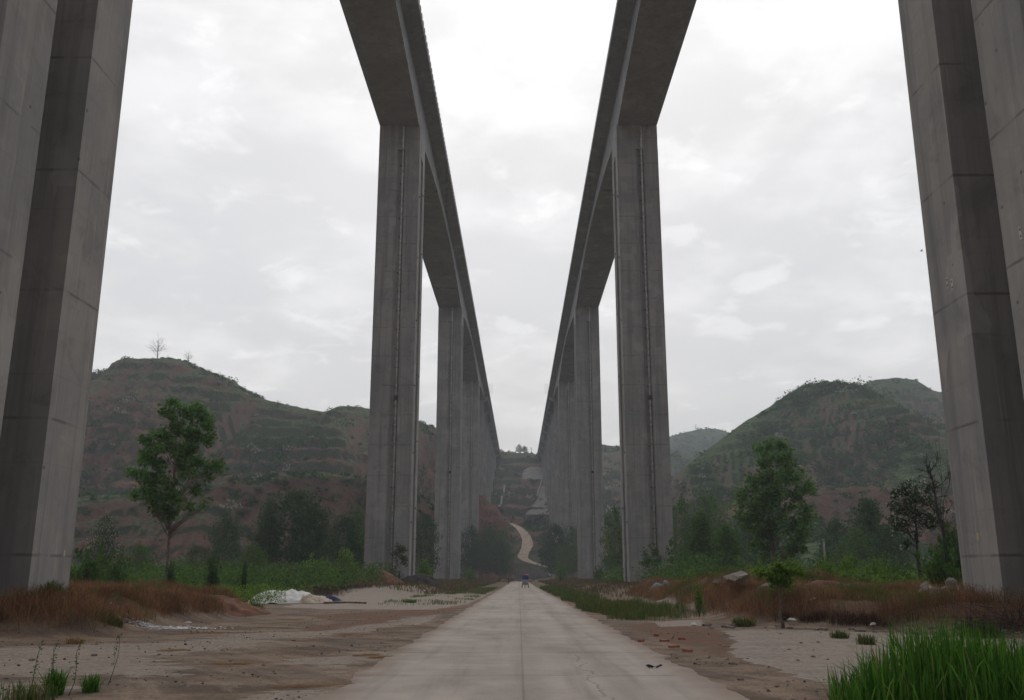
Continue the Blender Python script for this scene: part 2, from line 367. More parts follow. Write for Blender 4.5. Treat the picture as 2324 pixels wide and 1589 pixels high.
me = npmesh('road', np.concatenate([top, rv[:, 0] - [0, 0, .08], rv[:, -1] - [0, 0, .08]]), np.concatenate([grid_faces(len(ry), 9), [[len(top) + i, i * 9, (i + 1) * 9, len(top) + i + 1] for i in range(len(ry) - 1)], [[i * 9 + 8, len(top) + len(ry) + i, len(top) + len(ry) + i + 1, (i + 1) * 9 + 8] for i in range(len(ry) - 1)]]), M['road'])
tag(link('road', me), kind='structure')

# ------------------------------------------------------------------ hills
def hillmat(name, soil, soil2, grass, green, greenness):
    g = G(name); p = g.pos(); nz = g.sep(g.n('NewGeometry').outputs['Normal'])[2]
    a = g.noise(p, .028, 6, .62); b = g.noise(p, .16, 6, .62); c = g.noise(p, .7, 5, .65); z = g.sep(p)[2]
    s = g.mix(g.step(b, .35, .65), soil, soil2)
    s = g.mix(g.ma('MULTIPLY', g.step(g.noise(g.scl(p, (.25, .25, .02)), 1, 5), .5, .7), .5), s, tuple(k * .55 for k in soil))
    gr = g.mix(g.step(c, .35, .65), grass, green)
    lay = g.ma('MULTIPLY', g.ma('SUBTRACT', g.noise(g.scl(p, (.012, .012, .30)), 1, 4), .5), 1.3)
    f = g.ma('ADD', g.ma('ADD', g.ma('MULTIPLY', g.ma('SUBTRACT', nz, greenness), 2.4), g.ma('MULTIPLY', g.ma('SUBTRACT', a, .5), 1.1)), g.ma('ADD', g.ma('MULTIPLY', g.ma('SUBTRACT', b, .5), .9), g.ma('MULTIPLY', lay, .45)))
    col = g.mix(g.step(f, -.13, .13), s, gr)
    gul = g.noise(g.scl(p, (.35, .12, .05)), 1, 5, .6); bs_ = g.mix(g.step(gul, .4, .62), tuple(k * 1.15 for k in soil), tuple(k * .6 for k in soil))
    col = g.mix(g.step(g.ma('ADD', g.attr('bare').outputs['Fac'], g.ma('MULTIPLY', g.ma('SUBTRACT', b, .5), .8)), .4, .62), col, bs_)
    col = g.mix(g.ma('MULTIPLY', g.step(g.ma('ADD', g.attr('riser').outputs['Fac'], g.ma('MULTIPLY', g.ma('SUBTRACT', b, .5), .7)), .3, .7), .9), col, tuple(k * .7 for k in green))
    col = g.mix(g.ma('MULTIPLY', c, .3), col, tuple(k * .4 for k in green))
    return g.out(col, 1.0, g.ma('ADD', b, c), 1.0, 1.2, .05)
M['hill'] = hillmat('hill_soil', (.142, .076, .054), (.155, .112, .082), (.13, .138, .072), (.030, .058, .022), .75)
M['hill_r'] = hillmat('green_hill', (.135, .092, .066), (.17, .13, .09), (.108, .142, .06), (.028, .062, .022), .72)
M['hill_far'] = hillmat('far_hill', (.13, .1, .07), (.15, .12, .085), (.08, .10, .045), (.045, .065, .03), .45)
M['hill_mid'] = hillmat('bare_slope', (.15, .08, .056), (.15, .105, .078), (.095, .098, .055), (.035, .055, .026), .92)
HILLS = []; RIS = {}
def hill(name, pts, y0, y1, step, W, mat, prof, gully=7.0, terr=6.0, tk=.55, seed=0, back=.12, floor=-3.0, xpad=0):
    q = np.array([tuple(P(*t)) for t in pts]); q = q[np.argsort(q[:, 0])]
    xs = np.arange(q[0, 0] - xpad, q[-1, 0] + xpad + step, step); ys = np.arange(y0, y1, step)
    X, Y = np.meshgrid(xs, ys)
    yr = np.interp(X, q[:, 0], q[:, 1]) + 14 * (fbm(X / 60, X * 0, seed) - .5); zr = np.interp(X, q[:, 0], q[:, 2])
    Wd = W * (1 + .5 * (fbm(X / 70, X * 0 + 2, seed + 3) - .5))
    d = yr - Y + 26 * (fbm(X / 38, Y / 60, seed + 5) - .5) * ss(5, 40, yr - Y)
    t = np.clip(d / Wd, 0, 1.05)
    S = np.interp(t, [a for a, b in prof], [b for a, b in prof])
    z = zr * S
    rg = 1 - np.abs(2 * fbm(X / 26 + .25 * fbm(Y / 30, X / 50, seed + 8), Y / 130, seed + 7, 4) - 1) * 1.6
    z = z - 1.5 * gully * np.clip(rg, 0, 1) ** 2 * ss(.03, .2, t) * (1 - ss(.6, .95, t))
    zt = z / terr + .35 * (fbm(X / 45, Y / 45, seed + 9) - .5); fr = zt - np.floor(zt)
    zt2 = (np.floor(zt) + ss(.32, .68, fr) - .35 * (fbm(X / 45, Y / 45, seed + 9) - .5)) * terr
    k = np.minimum(1, 1.35 * tk) * (.3 + .7 * ss(.35, .55, fbm(X / 55, Y / 55, seed + 10))) * ss(.02, .1, t)
    z = z * (1 - k) + zt2 * k
    z = z + (fbm(X / 9, Y / 9, seed + 11) - .5) * 3.0 * ss(0.0, .12, t) + (fbm(X / 4, Y / 4, seed + 13) - .5) * .8
    z = np.where(d < 0, zr + d * back + (fbm(X / 9, Y / 9, seed + 11) - .5) * 1.0, z)
    z = z * 1.0 + np.where(t >= 1, floor, 0)
    riser = np.exp(-((fr - .5) / .16) ** 2) * k / max(.01, k.max()) * ss(.0, .04, t); bare_ = np.clip(np.clip(rg, 0, 1) ** 1.2 * ss(.05, .2, t) * (1 - ss(.55, .8, t)) * ss(.40, .56, fbm(X / 60, Y / 60, seed + 17)) + .9 * ss(.27, .36, t) * (1 - ss(.5, .62, t)) * ss(.46, .56, fbm(X / 48, Y / 70, seed + 18)), 0, 1)
    me = npmesh(name, np.stack([X, Y, z], -1).reshape(-1, 3), grid_faces(len(ys), len(xs)), mat, True)
    for nm, a_ in (('riser', riser), ('bare', bare_)): me.attributes.new(nm, 'FLOAT', 'POINT').data.foreach_set('value', a_.astype(np.float32).ravel())
    RIS[id(me)] = riser; o = tag(link(name, me), kind='structure'); HILLS.append((o, xs, ys, z, t, d, me)); return HILLS[-1]
def hz(h, x, y):
    o, xs, ys, z = h[:4]
    fx = np.clip((x - xs[0]) / (xs[1] - xs[0]), 0, len(xs) - 1.001); fy = np.clip((y - ys[0]) / (ys[1] - ys[0]), 0, len(ys) - 1.001)
    ix, iy = fx.astype(int), fy.astype(int); fx, fy = fx - ix, fy - iy
    return (z[iy, ix] * (1 - fx) + z[iy, ix + 1] * fx) * (1 - fy) + (z[iy + 1, ix] * (1 - fx) + z[iy + 1, ix + 1] * fx) * fy
PL = [(0, 1), (.05, .97), (.16, .86), (.30, .68), (.42, .46), (.52, .33), (.66, .25), (.78, .12), (.9, .05), (1, 0), (1.1, -.03)]
PR = [(0, 1), (.06, .955), (.2, .82), (.4, .58), (.58, .38), (.7, .28), (.82, .16), (.92, .05), (1, 0), (1.1, -.03)]
PT = [(0, 1), (.12, .97), (.3, .62), (.5, .25), (.75, .1), (1, 0), (1.1, -.05)]
hl = hill('hill', [(-420, 960, 400), (-150, 905, 410), (60, 880, 420), (196, 857, 425), (240, 848, 428), (272, 828, 430), (285, 812, 430), (330, 810, 430), (380, 810, 430), (430, 820, 430), (450, 834, 430), (500, 851, 432), (530, 864, 434), (560, 886, 436), (600, 906, 440), (650, 918, 446), (690, 928, 452), (740, 935, 458), (775, 925, 462), (815, 924, 468), (850, 932, 472), (900, 948, 478), (955, 961, 484), (990, 972, 490), (1040, 1040, 495), (1075, 1110, 500), (1100, 1300, 505)], 170, 620, 2.2, 235, M['hill'], PL, 9, 6.5, .6, 31)
ht = hill('hill', [(100, 1130, 255), (300, 1120, 255), (430, 1106, 258), (560, 1086, 260), (650, 1074, 262), (740, 1073, 266), (830, 1085, 272), (920, 1096, 276), (990, 1160, 280), (1010, 1290, 282)], 190, 330, 1.6, 48, M['hill'], PT, 3, 5, .3, 41, .02)
hr = hill('hill', [(1490, 1180, 400), (1540, 1072, 410), (1590, 1032, 420), (1650, 987, 432), (1690, 957, 440), (1740, 927, 446), (1790, 892, 450), (1830, 870, 452), (1880, 864, 454), (1930, 874, 456), (1960, 893, 458), (1985, 907, 460), (2039, 943, 462), (2118, 985, 464), (2200, 1010, 466), (2400, 1010, 466), (2700, 1060, 460)], 190, 640, 2.2, 215, M['hill_r'], PR, 8, 6, .65, 51)
hrt = hill('hill', [(1780, 1180, 300), (1830, 1112, 305), (1950, 1104, 305), (2100, 1106, 300), (2300, 1100, 300), (2500, 1120, 290)], 210, 360, 2, 60, M['hill_mid'], PT, 3, 5, .4, 61, .02)
hrb = hill('hill', [(1800, 1010, 600), (1900, 940, 610), (1948, 876, 622), (1985, 862, 630), (2035, 857, 640), (2075, 865, 645), (2105, 887, 650), (2140, 896, 650), (2250, 902, 640), (2500, 930, 620), (2900, 960, 600)], 470, 800, 3, 180, M['hill_r'], PR, 6, 7, .9, 71)
hf = hill('hill', [(1250, 1050, 1150), (1380, 1020, 1180), (1470, 1000, 1200), (1525, 989, 1200), (1565, 979, 1200), (1590, 974, 1200), (1630, 974, 1200), (1660, 984, 1200), (1800, 980, 1200), (2100, 1000, 1200)], 820, 1400, 6, 380, M['hill_far'], PR, 12, 8, .3, 81)
hm = hill('hill', [(1300, 1040, 800), (1365, 1008, 800), (1405, 1013, 800), (1480, 1020, 800), (1530, 1022, 800), (1600, 1045, 800), (1700, 1100, 790)], 560, 900, 4, 250, M['hill_far'], PR, 8, 7, .5, 91)
PC = [(0, 1), (.055, .965), (.18, .80), (.27, .70), (.36, .56), (.44, .50), (.52, .47), (.6, .37), (.72, .27), (.8, .15), (.9, .06), (1, 0), (1.1, -.02)]
hc = hill('hill', [(880, 985, 730), (960, 990, 730), (1060, 1005, 726), (1125, 1024, 722), (1160, 1026, 722), (1220, 1031, 722), (1290, 1030, 724), (1400, 1026, 728), (1480, 1040, 728)], 370, 860, 2.4, 335, M['hill_mid'], PC, 5, 8, .5, 101)
PS = [(0, 1), (.2, .93), (.45, .6), (.7, .3), (.9, .07), (1, 0), (1.1, -.05)]
hs = hill('hill', [(950, 1130, 430), (1000, 1090, 430), (1060, 1088, 430), (1088, 1113, 428), (1104, 1130, 427), (1109, 1145, 426), (1127, 1151, 425), (1138, 1167, 424), (1147, 1186, 422), (1156, 1196, 420), (1166, 1300, 415)], 350, 470, 1.6, 60, hillmat('red_soil', (.15, .064, .04), (.185, .085, .055), (.16, .08, .05), (.13, .07, .045), 1.25), PS, 6, 5, .7, 111, .05)
def terrain_z(x, y):
    z = float(g1(x, y))
    for h in HILLS:
        xs, ys = h[1], h[2]
        if xs[0] < x < xs[-1] and ys[0] < y < ys[-1]: z = max(z, float(hz(h, np.array([x]), np.array([y]))[0]))
    return z
def hit(u, v, h=hc, y0=375, y1=760):
    for Y in np.arange(y0, y1, .7):
        p = P(u, v, float(Y))
        if p.z <= float(hz(h, np.array([p.x]), np.array([Y]))[0]): return p
    return P(u, v, y1)
TRACK = [(1160, 1188), (1171, 1193), (1186, 1204), (1195, 1218), (1199, 1232), (1196, 1246), (1186, 1258), (1182, 1268), (1205, 1277), (1238, 1286), (1262, 1292)]
# cut the dirt track into the slope
tp = np.array([tuple(hit(*c)) for c in TRACK]); s_ = np.linspace(0, len(tp) - 1, 90); PATH = np.stack([np.interp(s_, range(len(tp)), tp[:, k]) for k in range(3)], 1)
for _ in range(60): PATH[1:-1] = .25 * PATH[:-2] + .5 * PATH[1:-1] + .25 * PATH[2:]
o_, xs_, ys_, z_h, t_h, d_h, me_h = hc; Xh, Yh = np.meshgrid(xs_, ys_); best = np.full(Xh.shape, 1e9); zp = np.zeros(Xh.shape)
for x, y, z in PATH:
    dd_ = np.hypot(Xh - x, Yh - y); k = dd_ < best; best[k] = dd_[k]; zp[k] = z
w_ = 1 - ss(4.5, 10.0, best); z_h[:] = z_h * (1 - w_) + (zp - .3) * w_
me_h.vertices.foreach_set('co', np.stack([Xh, Yh, z_h], -1).astype(np.float32).ravel()); me_h.update()
HAZE, SUN = .00036, .6
# ------------------------------------------------------------------ viaducts
GR = .018; DT0 = 76.05
dtop = lambda y: DT0 + GR * y
PIERS = [25.1, 136.0, 247.0, 358.0]; TH = 8.2; ENDC = 424.0
def depth(y):
    best = 2.9
    for p in PIERS + [-86.0]:
        d = max(0.0, abs(y - (p + TH / 2)) - TH / 2); t = d / 50.0
        if t < 1: best = max(best, 2.9 + 3.75 * (1 - t) ** 1.9)
    return best
PIERSEC = [(-3.25, 0), (-.35, 0), (.05, .5), (.75, .5), (1.0, 0), (3.25, 0), (3.25, 2.75), (1.55, 2.75), (1.55, 5.45), (3.25, 5.45), (3.25, 8.2),
           (1, 8.2), (.75, 7.7), (.05, 7.7), (-.35, 8.2), (-3.25, 8.2), (-3.25, 5.45), (-1.55, 5.45), (-1.55, 2.75), (-3.25, 2.75)]
def viaduct(side, label, yend):
    cx = 19.05 * side
    root = empty('viaduct', (cx, 0, 0), label, 'viaduct', 'pair of high road viaducts along the valley road')
    m = MB(); secs = []
    ys = list(np.arange(-60, ENDC, 2.5)) + [ENDC]
    for y in ys:
        t = dtop(y); d = depth(y)
        secs.append([(x, y, t + z) for x, z in ((-5.35, 0), (-5.35, -.24), (-3.05, -.75), (-3.05, -d), (3.05, -d), (3.05, -.75), (5.35, -.24), (5.35, 0))])
    m.sweep(secs); m.build('girder', M['girder'], root)
    # simple spans with T beams beyond the main spans
    m = MB(); a, b = ENDC + .06, yend
    for x0, x1, z0, z1 in [(-5.35, 5.35, -.28, 0)]:
        m.sweep([[(x0, y, dtop(y) + z1), (x0, y, dtop(y) + z0), (x1, y, dtop(y) + z0), (x1, y, dtop(y) + z1)] for y in (a, b)])
    m.build('deck_slab', M['girder'], root)
    for x in (-4.2, -2.1, 0, 2.1, 4.2):
        m = MB(); m.sweep([[(x + q, y, dtop(y) + z) for q, z in ((-.4, -.285), (-.12, -.5), (-.12, -1.75), (-.3, -1.95), (-.3, -2.2), (.3, -2.2), (.3, -1.95), (.12, -1.75), (.12, -.5), (.4, -.285))] for y in (a, b)])
        m.build('beam', M['girder'], root)
    for s in (-1, 1):
        m = MB(); x0, x1 = (5.12 * s, 5.37 * s)
        xa, xb = min(x0, x1), max(x0, x1)
        m.sweep([[(xa, y, dtop(y) + .004), (xa, y, dtop(y) + .62), (xa + .04, y, dtop(y) + .95), (xb - .04, y, dtop(y) + .95), (xb, y, dtop(y) + .62), (xb, y, dtop(y) + .004)] for y in (-60, 200, yend)])
        if s == -side:
            pp = m.build('parapet', M['girder'], root)
            q = MB()
            if side < 0:
                for k, y in enumerate(np.arange(24, 320, 1.9)):
                    w = MB() if k < 100 else q
                    w.box((xb - .11, y, dtop(y) + .95 + .24), (.2, .8, .5), taper=.8)
                    if k < 100: w.build('rail_post', M['girder'], pp)
                tag(q.build('rail_post', M['girder'], pp), kind='stuff')
        else: m.build('parapet', M['girder'], root)
    # tall hollow piers of the main spans
    for i, py in enumerate(PIERS):
        py += .7 * (i == 0 and side > 0)
        zb = terrain_z(cx, py + 3) - 3.0; zt = dtop(py + TH / 2) - depth(py + TH / 2)
        m = MB(); q = [(x, py + y) for x, y in PIERSEC]
        if side > 0 and i == 0: pass
        g_ = lambda a, b, c, d: [(-3.25, py + a), (-.35, py + a), (.05, py + b), (.75, py + b), (1.0, py + a), (3.25, py + a), (3.25, py + c), (-3.25, py + c)] if d else [(-3.25, py + a), (3.25, py + a), (3.25, py + c), (1.0, py + c), (.75, py + b), (.05, py + b), (-.35, py + c), (-3.25, py + c)]
        m.prism(g_(0, .5, 2.75, 1), zb, zt - 4.2); m.prism(g_(5.45, 7.7, 8.2, 0), zb, zt - 4.2)
        m.box((0, py + 4.1, zb / 2 + zt / 2 - 2.1), (1.2, 2.694, zt - 4.206 - zb))
        m.prism([(-3.25, py), (.6, py), (.78, py + .14), (3.25, py + .14), (3.25, py + 8.06), (-3.25, py + 8.06)], zt - 4.199, zt)
        pr = m.build('pier', M['pier'], root)
        q = MB(); q.tube([(.62, py + .24, zb + 2), (.62, py + .24, zt - 4.2), (.62, py - .12, zt - 3.4), (.62, py - .12, zt - .2)], .14, 8)
        dp = q.build('drain_pipe', M['pipe'], pr)
        if i in (1, 2):
            for z in np.arange(5, zt - 5, 3.0):
                q = MB(); q.box((.62, py + .3, z), (.8, .09, .11)); q.box((.34, py + .24, z), (.1, .24, .11)); q.box((.9, py + .24, z), (.1, .24, .11)); q.build('pipe_bracket', M['steel'], dp)
            q = MB(); q.box((.62, py + .1, zt * .38), (.6, .4, .6)); q.build('pipe_collar', M['steel'], dp)
        f = -side
        if i == 1:
            for z in np.arange(9, zt - 6, 10.2):
                for yy, dz in ((1.0, 0), (6.2, 2.4)):
                    q = MB(); q.box((f * 3.3, py + yy, z + dz), (.14, .16, .24)); q.build('anchor_stub', M['steel'], pr)
        if i == 0:
            f = -side
            def plates(y, z):
                for dy, dz in ((-.17, 0), (.17, .18)):
                    q = MB(); q.box((f * 3.256, py + y + dy, z + dz), (.012, .13, .42)); pl = q.build('anchor_plate', M['plate'], pr)
                    w = MB()
                    for k in (-.11, .11): w.box((f * 3.264, py + y + dy, z + dz + k), (.012, .055, .07))
                    w.build('bolt_hole', M['steel'], pl)
            if side > 0:
                plates(6.6, 11.9); plates(1.5, 11.9)
                q = MB(); q.box((f * 3.256, py + 6.7, 2.9), (.012, .09, .26)); q.build('notice', M['note'], pr)
            else:
                q = MB(); q.box((f * 3.256, py + 7.6, 2.35), (.012, .07, .2)); q.build('notice', M['note'], pr)
                q = MB(); q.tube([(3.24, py + .75, 10.4), (3.3, py + .8, 9.6), (3.25, py + .84, 9.0), (3.34, py + 1.0, 9.05)], [.05, .04, .05, .03], 6)
                q.build('rebar', M['rust'], pr)
    # shorter piers with hammerhead caps
    for py in np.arange(ENDC, yend - 20, 40.0):
        zt = dtop(py) - 2.24; zb = terrain_z(cx, py) - 3
        if zt - zb < 3: continue
        m = MB(); w, t = 2.7, 1.5
        m.prism([(-w, py - t), (-.3, py - t), (0, py - t + .3), (.5, py - t + .3), (.8, py - t), (w, py - t), (w, py - .4), (w - .5, py - .4), (w - .5, py + .4), (w, py + .4), (w, py + t), (-w, py + t), (-w, py + .4), (-w + .5, py + .4), (-w + .5, py - .4), (-w, py - .4)], zb, zt - 2.0)
        pr = m.build('pier', M['pier'], root)
        m = MB(); m.sweep([[(x, y, zt + z) for x, z in ((-4.9, 0), (-4.9, -.9), (-2.9, -1.996), (2.9, -1.996), (4.9, -.9), (4.9, 0))] for y in (py - 1.6, py + 1.6)])
        m.build('cap_beam', M['girder'], pr)
        for y in (py - .9, py + .9):
            pass
    # inspection ladder frame at the expansion joint
    q = MB(); y = ENDC - 1; z = dtop(y); x = -side * 5.5
    for dx in (-side * .0, -side * 1.2):
        q.tube([(x + dx, y, z - .5), (x + dx, y, z + 4.6)], .04, 4)
    for k in np.arange(0, 4.7, .8): q.tube([(x, y, z + k), (x - side * 1.2, y, z + k)], .03, 4)
    q.build('inspection_ladder', M['steel'], root)
    # abutment
    m = MB(); zt = dtop(yend) - 2.25; m.box((0, yend - .3, zt - 4), (10.9, 3, 8)); m.build('abutment', M['pier'], root)
    return root
viaduct(-1, 'grey concrete viaduct on tall piers on the poplar side, toothed posts along its deck edge', 700.0)
viaduct(1, 'grey concrete viaduct on tall piers over the rubble, its deck edge plain without posts', 736.0)
# ------------------------------------------------------------------ plants
def unit(n):
    v = NR.normal(size=(n, 3)); return v / np.linalg.norm(v, axis=1, keepdims=True)
def leaf_data(Cn, size, asp=.6, up=None):
    n = len(Cn); a = unit(n)
    if up is not None: a = a * (1 - up) + np.array([0, 0, up]); a /= np.linalg.norm(a, axis=1, keepdims=True)
    b = np.cross(a, unit(n)); b /= np.linalg.norm(b, axis=1, keepdims=True) + 1e-9
    s = (size * NR.uniform(.6, 1.25, n))[:, None]
    V = np.stack([Cn - a * s * .5, Cn + b * s * .5 * asp, Cn + a * s * .5, Cn - b * s * .5 * asp], 1).reshape(-1, 3)
    return V, np.arange(n * 4).reshape(-1, 4)
def leaf_mesh(name, Cn, size, mat, asp=.65, tint=None, up=None):
    Cn = np.asarray(Cn); V, Fc = leaf_data(Cn, size, asp, up)
    t = NR.uniform(0, 1, len(Cn)) if tint is None else tint
    return npmesh(name, V, Fc, mat, False, np.repeat(t, 4))
def blobs(L):
    """L rows: x, y, z, rx, ry, rz, count -> points mostly near the shell of each ellipsoid"""
    out = []
    for x, y, z, a, b, c, n in L:
        n = int(n); r = NR.uniform(.1, 1.0, n) ** .5; d = unit(n) * (r * (1 + .12 * NR.normal(size=n)))[:, None]
        out.append(np.array([x, y, z]) + d * [a, b, c])
    return np.concatenate(out)

def limb(m, a, b, r0, r1, q, sag=.0, n=4):
    a, b = Vector(a), Vector(b); L = (b - a).length; pts = []
    for i in range(n + 1):
        t = i / n; p = a.lerp(b, t); w = math.sin(t * math.pi) * L * .06
        pts.append(p + Vector((q.uniform(-w, w), q.uniform(-w, w), q.uniform(-w, w) - sag * L * math.sin(t * math.pi))))
    m.tube(pts, [r0 + (r1 - r0) * i / n for i in range(n + 1)], 6); return pts
def tree_meshes(H, outline, t0, seed, leafmat_, leaf, nl, tr, nlimb=26, rise=.45, clump=.13, bark='bark', gap=0.0, squash=1.0):
    """trunk + limbs and a crown whose radius at height fraction t follows outline [(t, r)]; metres"""
    q = random.Random(seed); m = MB()
    ts = np.linspace(0, .96, 9)
    tp = [Vector((q.uniform(-1, 1) * .012 * H * (i > 0), q.uniform(-1, 1) * .012 * H * (i > 0), H * t)) for i, t in enumerate(ts)]
    m.tube(tp, [tr * (1.25 if i == 0 else 1) * (1 - .93 * t) for i, t in enumerate(ts)], 8)
    def at(t):
        k = min(int(t / .12), 7); f = t / .12 - k; return tp[k].lerp(tp[k + 1], min(f, 1))
    B = []; ga = q.uniform(0, 6)
    ot = [a for a, b in outline]; orr = [b for a, b in outline]
    for i in range(nlimb):
        t = t0 + (.95 - t0) * ((i + q.uniform(0, .8)) / nlimb)
        ga += 2.4 + q.uniform(-.4, .4); te = min(.985, t + rise * (1 - t) * q.uniform(.5, 1.0) + .02)
        r = float(np.interp(te, ot, orr)) * q.uniform(.62, 1.05)
        e = Vector((math.cos(ga) * r, math.sin(ga) * r * squash, H * te)) + tp[-1] * 0
        pts = limb(m, at(t), e, tr * .38 * (1.1 - t), tr * .06, q, -.05)
        for j, f in enumerate((.45, .72, 1.0)):
            k = min(int(f * 4), 3); c = pts[k].lerp(pts[k + 1], f * 4 - k) if f < 1 else pts[4]
            s = clump * H * q.uniform(.5, 1.0) * (.75 + .4 * f) * (.6 + .8 * (1 - te))
            if q.random() > gap: B.append((c.x, c.y, c.z, s, s, s * .85, 1.0 * s * s))
            if j:
                for _ in range(2):
                    dd = Vector((q.gauss(0, 1), q.gauss(0, 1), q.gauss(0, .7))) * s * .9; c2 = c + dd
                    limb(m, c, c2, tr * .06, tr * .03, q, 0, 2); s2 = s * q.uniform(.4, .7); B.append((c2.x, c2.y, c2.z, s2, s2, s2 * .8, s2 * s2))
    top = tp[-1]; s = clump * H * .42; B += [(top.x, top.y, top.z - s * k, s * .8, s * .8, s, s * s) for k in (0, 1.1, 2.2)]
    tot = sum(b[6] for b in B); B = [(*b[:6], max(4, nl * b[6] / tot)) for b in B]
    return m.mesh('trunk', M[bark]), leaf_mesh('crown', blobs(B), leaf, M[leafmat_])
def plant(name, meshes, loc, label, cat, group=None, scale=(1, 1, 1), rz=0.0):
    o = empty(name, loc, label, cat, group); o.scale = scale; o.rotation_euler.z = rz
    link('trunk' if len(meshes) > 1 else 'foliage', meshes[0], o)
    if len(meshes) > 1: link('crown', meshes[1], o)
    return o
def spot(u, Y, v=1300):
    d = P(u, v, Y); return d.x, Y
def height(u, vtop, Y):
    p = P(u, vtop, Y); return p, p.z - terrain_z(p.x, Y)

# the tall poplar beside the weedy bank: crown measured clump by clump
def fitted(name, label, cat, u0, Y, vbase, ct, leafm, leaf, nl, tr, seed, forks=(), bark='bark', ry=.8):
    b = P(u0, vbase, Y); zb = terrain_z(b.x, Y) - .1; base = Vector((b.x, Y, zb)); q = random.Random(seed)
    m = MB(); top = P(ct[0][0], ct[0][1] + 10, Y) - base
    n = 9; tp = [Vector((top.x * (i / n) ** 1.3 + q.uniform(-.06, .06) * (0 < i), q.uniform(-.08, .08) * (i > 0), top.z * i / n)) for i in range(n + 1)]
    m.tube(tp, [tr * (1.2 if i == 0 else 1) * (1 - .9 * i / n) for i in range(n + 1)], 8); B = []
    for (u, v, ru, rv) in ct:
        for k in range(4):
            yo = q.uniform(-1, 1) * ry * abs(ru) * Y / 1100
            p = P(u + q.uniform(-.45, .45) * ru, v + q.uniform(-.45, .45) * rv, Y) - base; p.y += yo
            s = Y / 2155.0; a = ru * s * q.uniform(.4, .8); c = rv * s * q.uniform(.45, .85)
            B.append((p.x, p.y, p.z, a, a, c, a * c))
            st = max(.14, min(.93, p.z / top.z - .10 - .35 * math.hypot(p.x - top.x * .6, p.y) / top.z)); i = int(st * n); a0 = tp[i].lerp(tp[i + 1], st * n - i)
            pts = limb(m, a0, p, tr * .17 * (1.15 - st), tr * .04, q, -.04)
            for _ in range(3): limb(m, p, p + Vector((q.gauss(0, a * .5), q.gauss(0, a * .5), q.gauss(0, c * .5))), tr * .06, tr * .02, q, 0, 2)
    for f in forks:
        limb(m, P(f[0], f[1], Y) - base, P(f[2], f[3], Y) - base, tr * .35, tr * .12, q)
    tot = sum(x[6] for x in B); B = [(*x[:6], nl * x[6] / tot) for x in B]
    pts = blobs(B)
    keep = fbm(pts[:, 0] * 1.7 + 50, pts[:, 2] * 1.7 + pts[:, 1] * 1.2, seed, 3) > .455
    pts = pts[keep][::4]; pts = np.repeat(pts, 5, 0) + NR.normal(0, leaf * .6, (len(pts) * 5, 3))
    return plant(name, (m.mesh('trunk', M[bark]), leaf_mesh('crown', pts, leaf, M[leafm], .75)), base, label, cat)
fitted('poplar_tree', 'tall young poplar with bare lower trunk rising behind the brown weedy bank', 'tree', 380, 72, 1300,
       [(403, 922, 22, 16), (388, 945, 20, 20), (425, 935, 20, 22), (448, 930, 16, 20), (455, 955, 20, 22), (475, 975, 16, 22), (408, 965, 32, 24), (430, 985, 34, 24), (345, 985, 22, 18), (370, 990, 26, 22), (335, 1000, 16, 14), (465, 1000, 18, 16), (345, 1020, 26, 20), (385, 1020, 34, 26), (430, 1020, 34, 26), (330, 1045, 20, 18), (362, 1055, 30, 22), (405, 1055, 34, 26), (445, 1045, 26, 20),
        (320, 1080, 20, 14), (303, 1076, 14, 12), (355, 1090, 28, 20), (395, 1095, 36, 24), (440, 1080, 26, 20), (478, 1058, 20, 14), (497, 1050, 14, 12), (500, 1066, 12, 10), (470, 1078, 18, 14), (304, 1124, 14, 8), (340, 1118, 18, 12), (365, 1125, 28, 18), (405, 1125, 32, 20), (445, 1110, 22, 16), (350, 1150, 16, 12), (385, 1155, 26, 14), (420, 1150, 22, 12), (455, 1145, 14, 10), (472, 1138, 12, 8), (390, 1172, 14, 10), (355, 1168, 8, 7), (425, 1168, 8, 7)],
       'leaf_poplar', .31, 8800, .17, 3, [(384, 1205, 345, 1150), (383, 1212, 432, 1160)])
fitted('poplar_tree', 'broad dark poplar with spiky top standing behind the rubble mound', 'tree', 1757, 96, 1300,
       [(1748, 1012, 12, 18), (1728, 1022, 12, 20), (1768, 1018, 10, 22), (1787, 1024, 12, 22), (1735, 1050, 22, 24), (1765, 1050, 28, 24), (1792, 1055, 16, 22), (1725, 1080, 24, 24), (1760, 1085, 36, 28), (1795, 1090, 22, 24), (1820, 1075, 12, 18), (1826, 1100, 14, 22), (1735, 1115, 30, 24), (1775, 1120, 36, 26), (1812, 1125, 22, 24), (1838, 1118, 12, 18), (1680, 1125, 18, 18), (1695, 1115, 16, 16), (1670, 1145, 14, 14), (1700, 1145, 26, 22), (1740, 1150, 34, 26), (1785, 1155, 36, 26), (1830, 1150, 22, 22),
        (1680, 1170, 18, 16), (1712, 1180, 28, 22), (1755, 1185, 36, 26), (1800, 1190, 34, 24), (1836, 1180, 18, 18), (1695, 1200, 20, 16), (1730, 1212, 28, 20), (1770, 1220, 32, 22), (1810, 1222, 26, 20), (1834, 1210, 14, 14), (1715, 1235, 20, 14), (1750, 1245, 26, 16), (1795, 1250, 26, 14), (1825, 1245, 12, 10), (1740, 1268, 14, 10), (1780, 1270, 16, 10)],
       'leaf_poplar', .37, 10500, .2, 5)
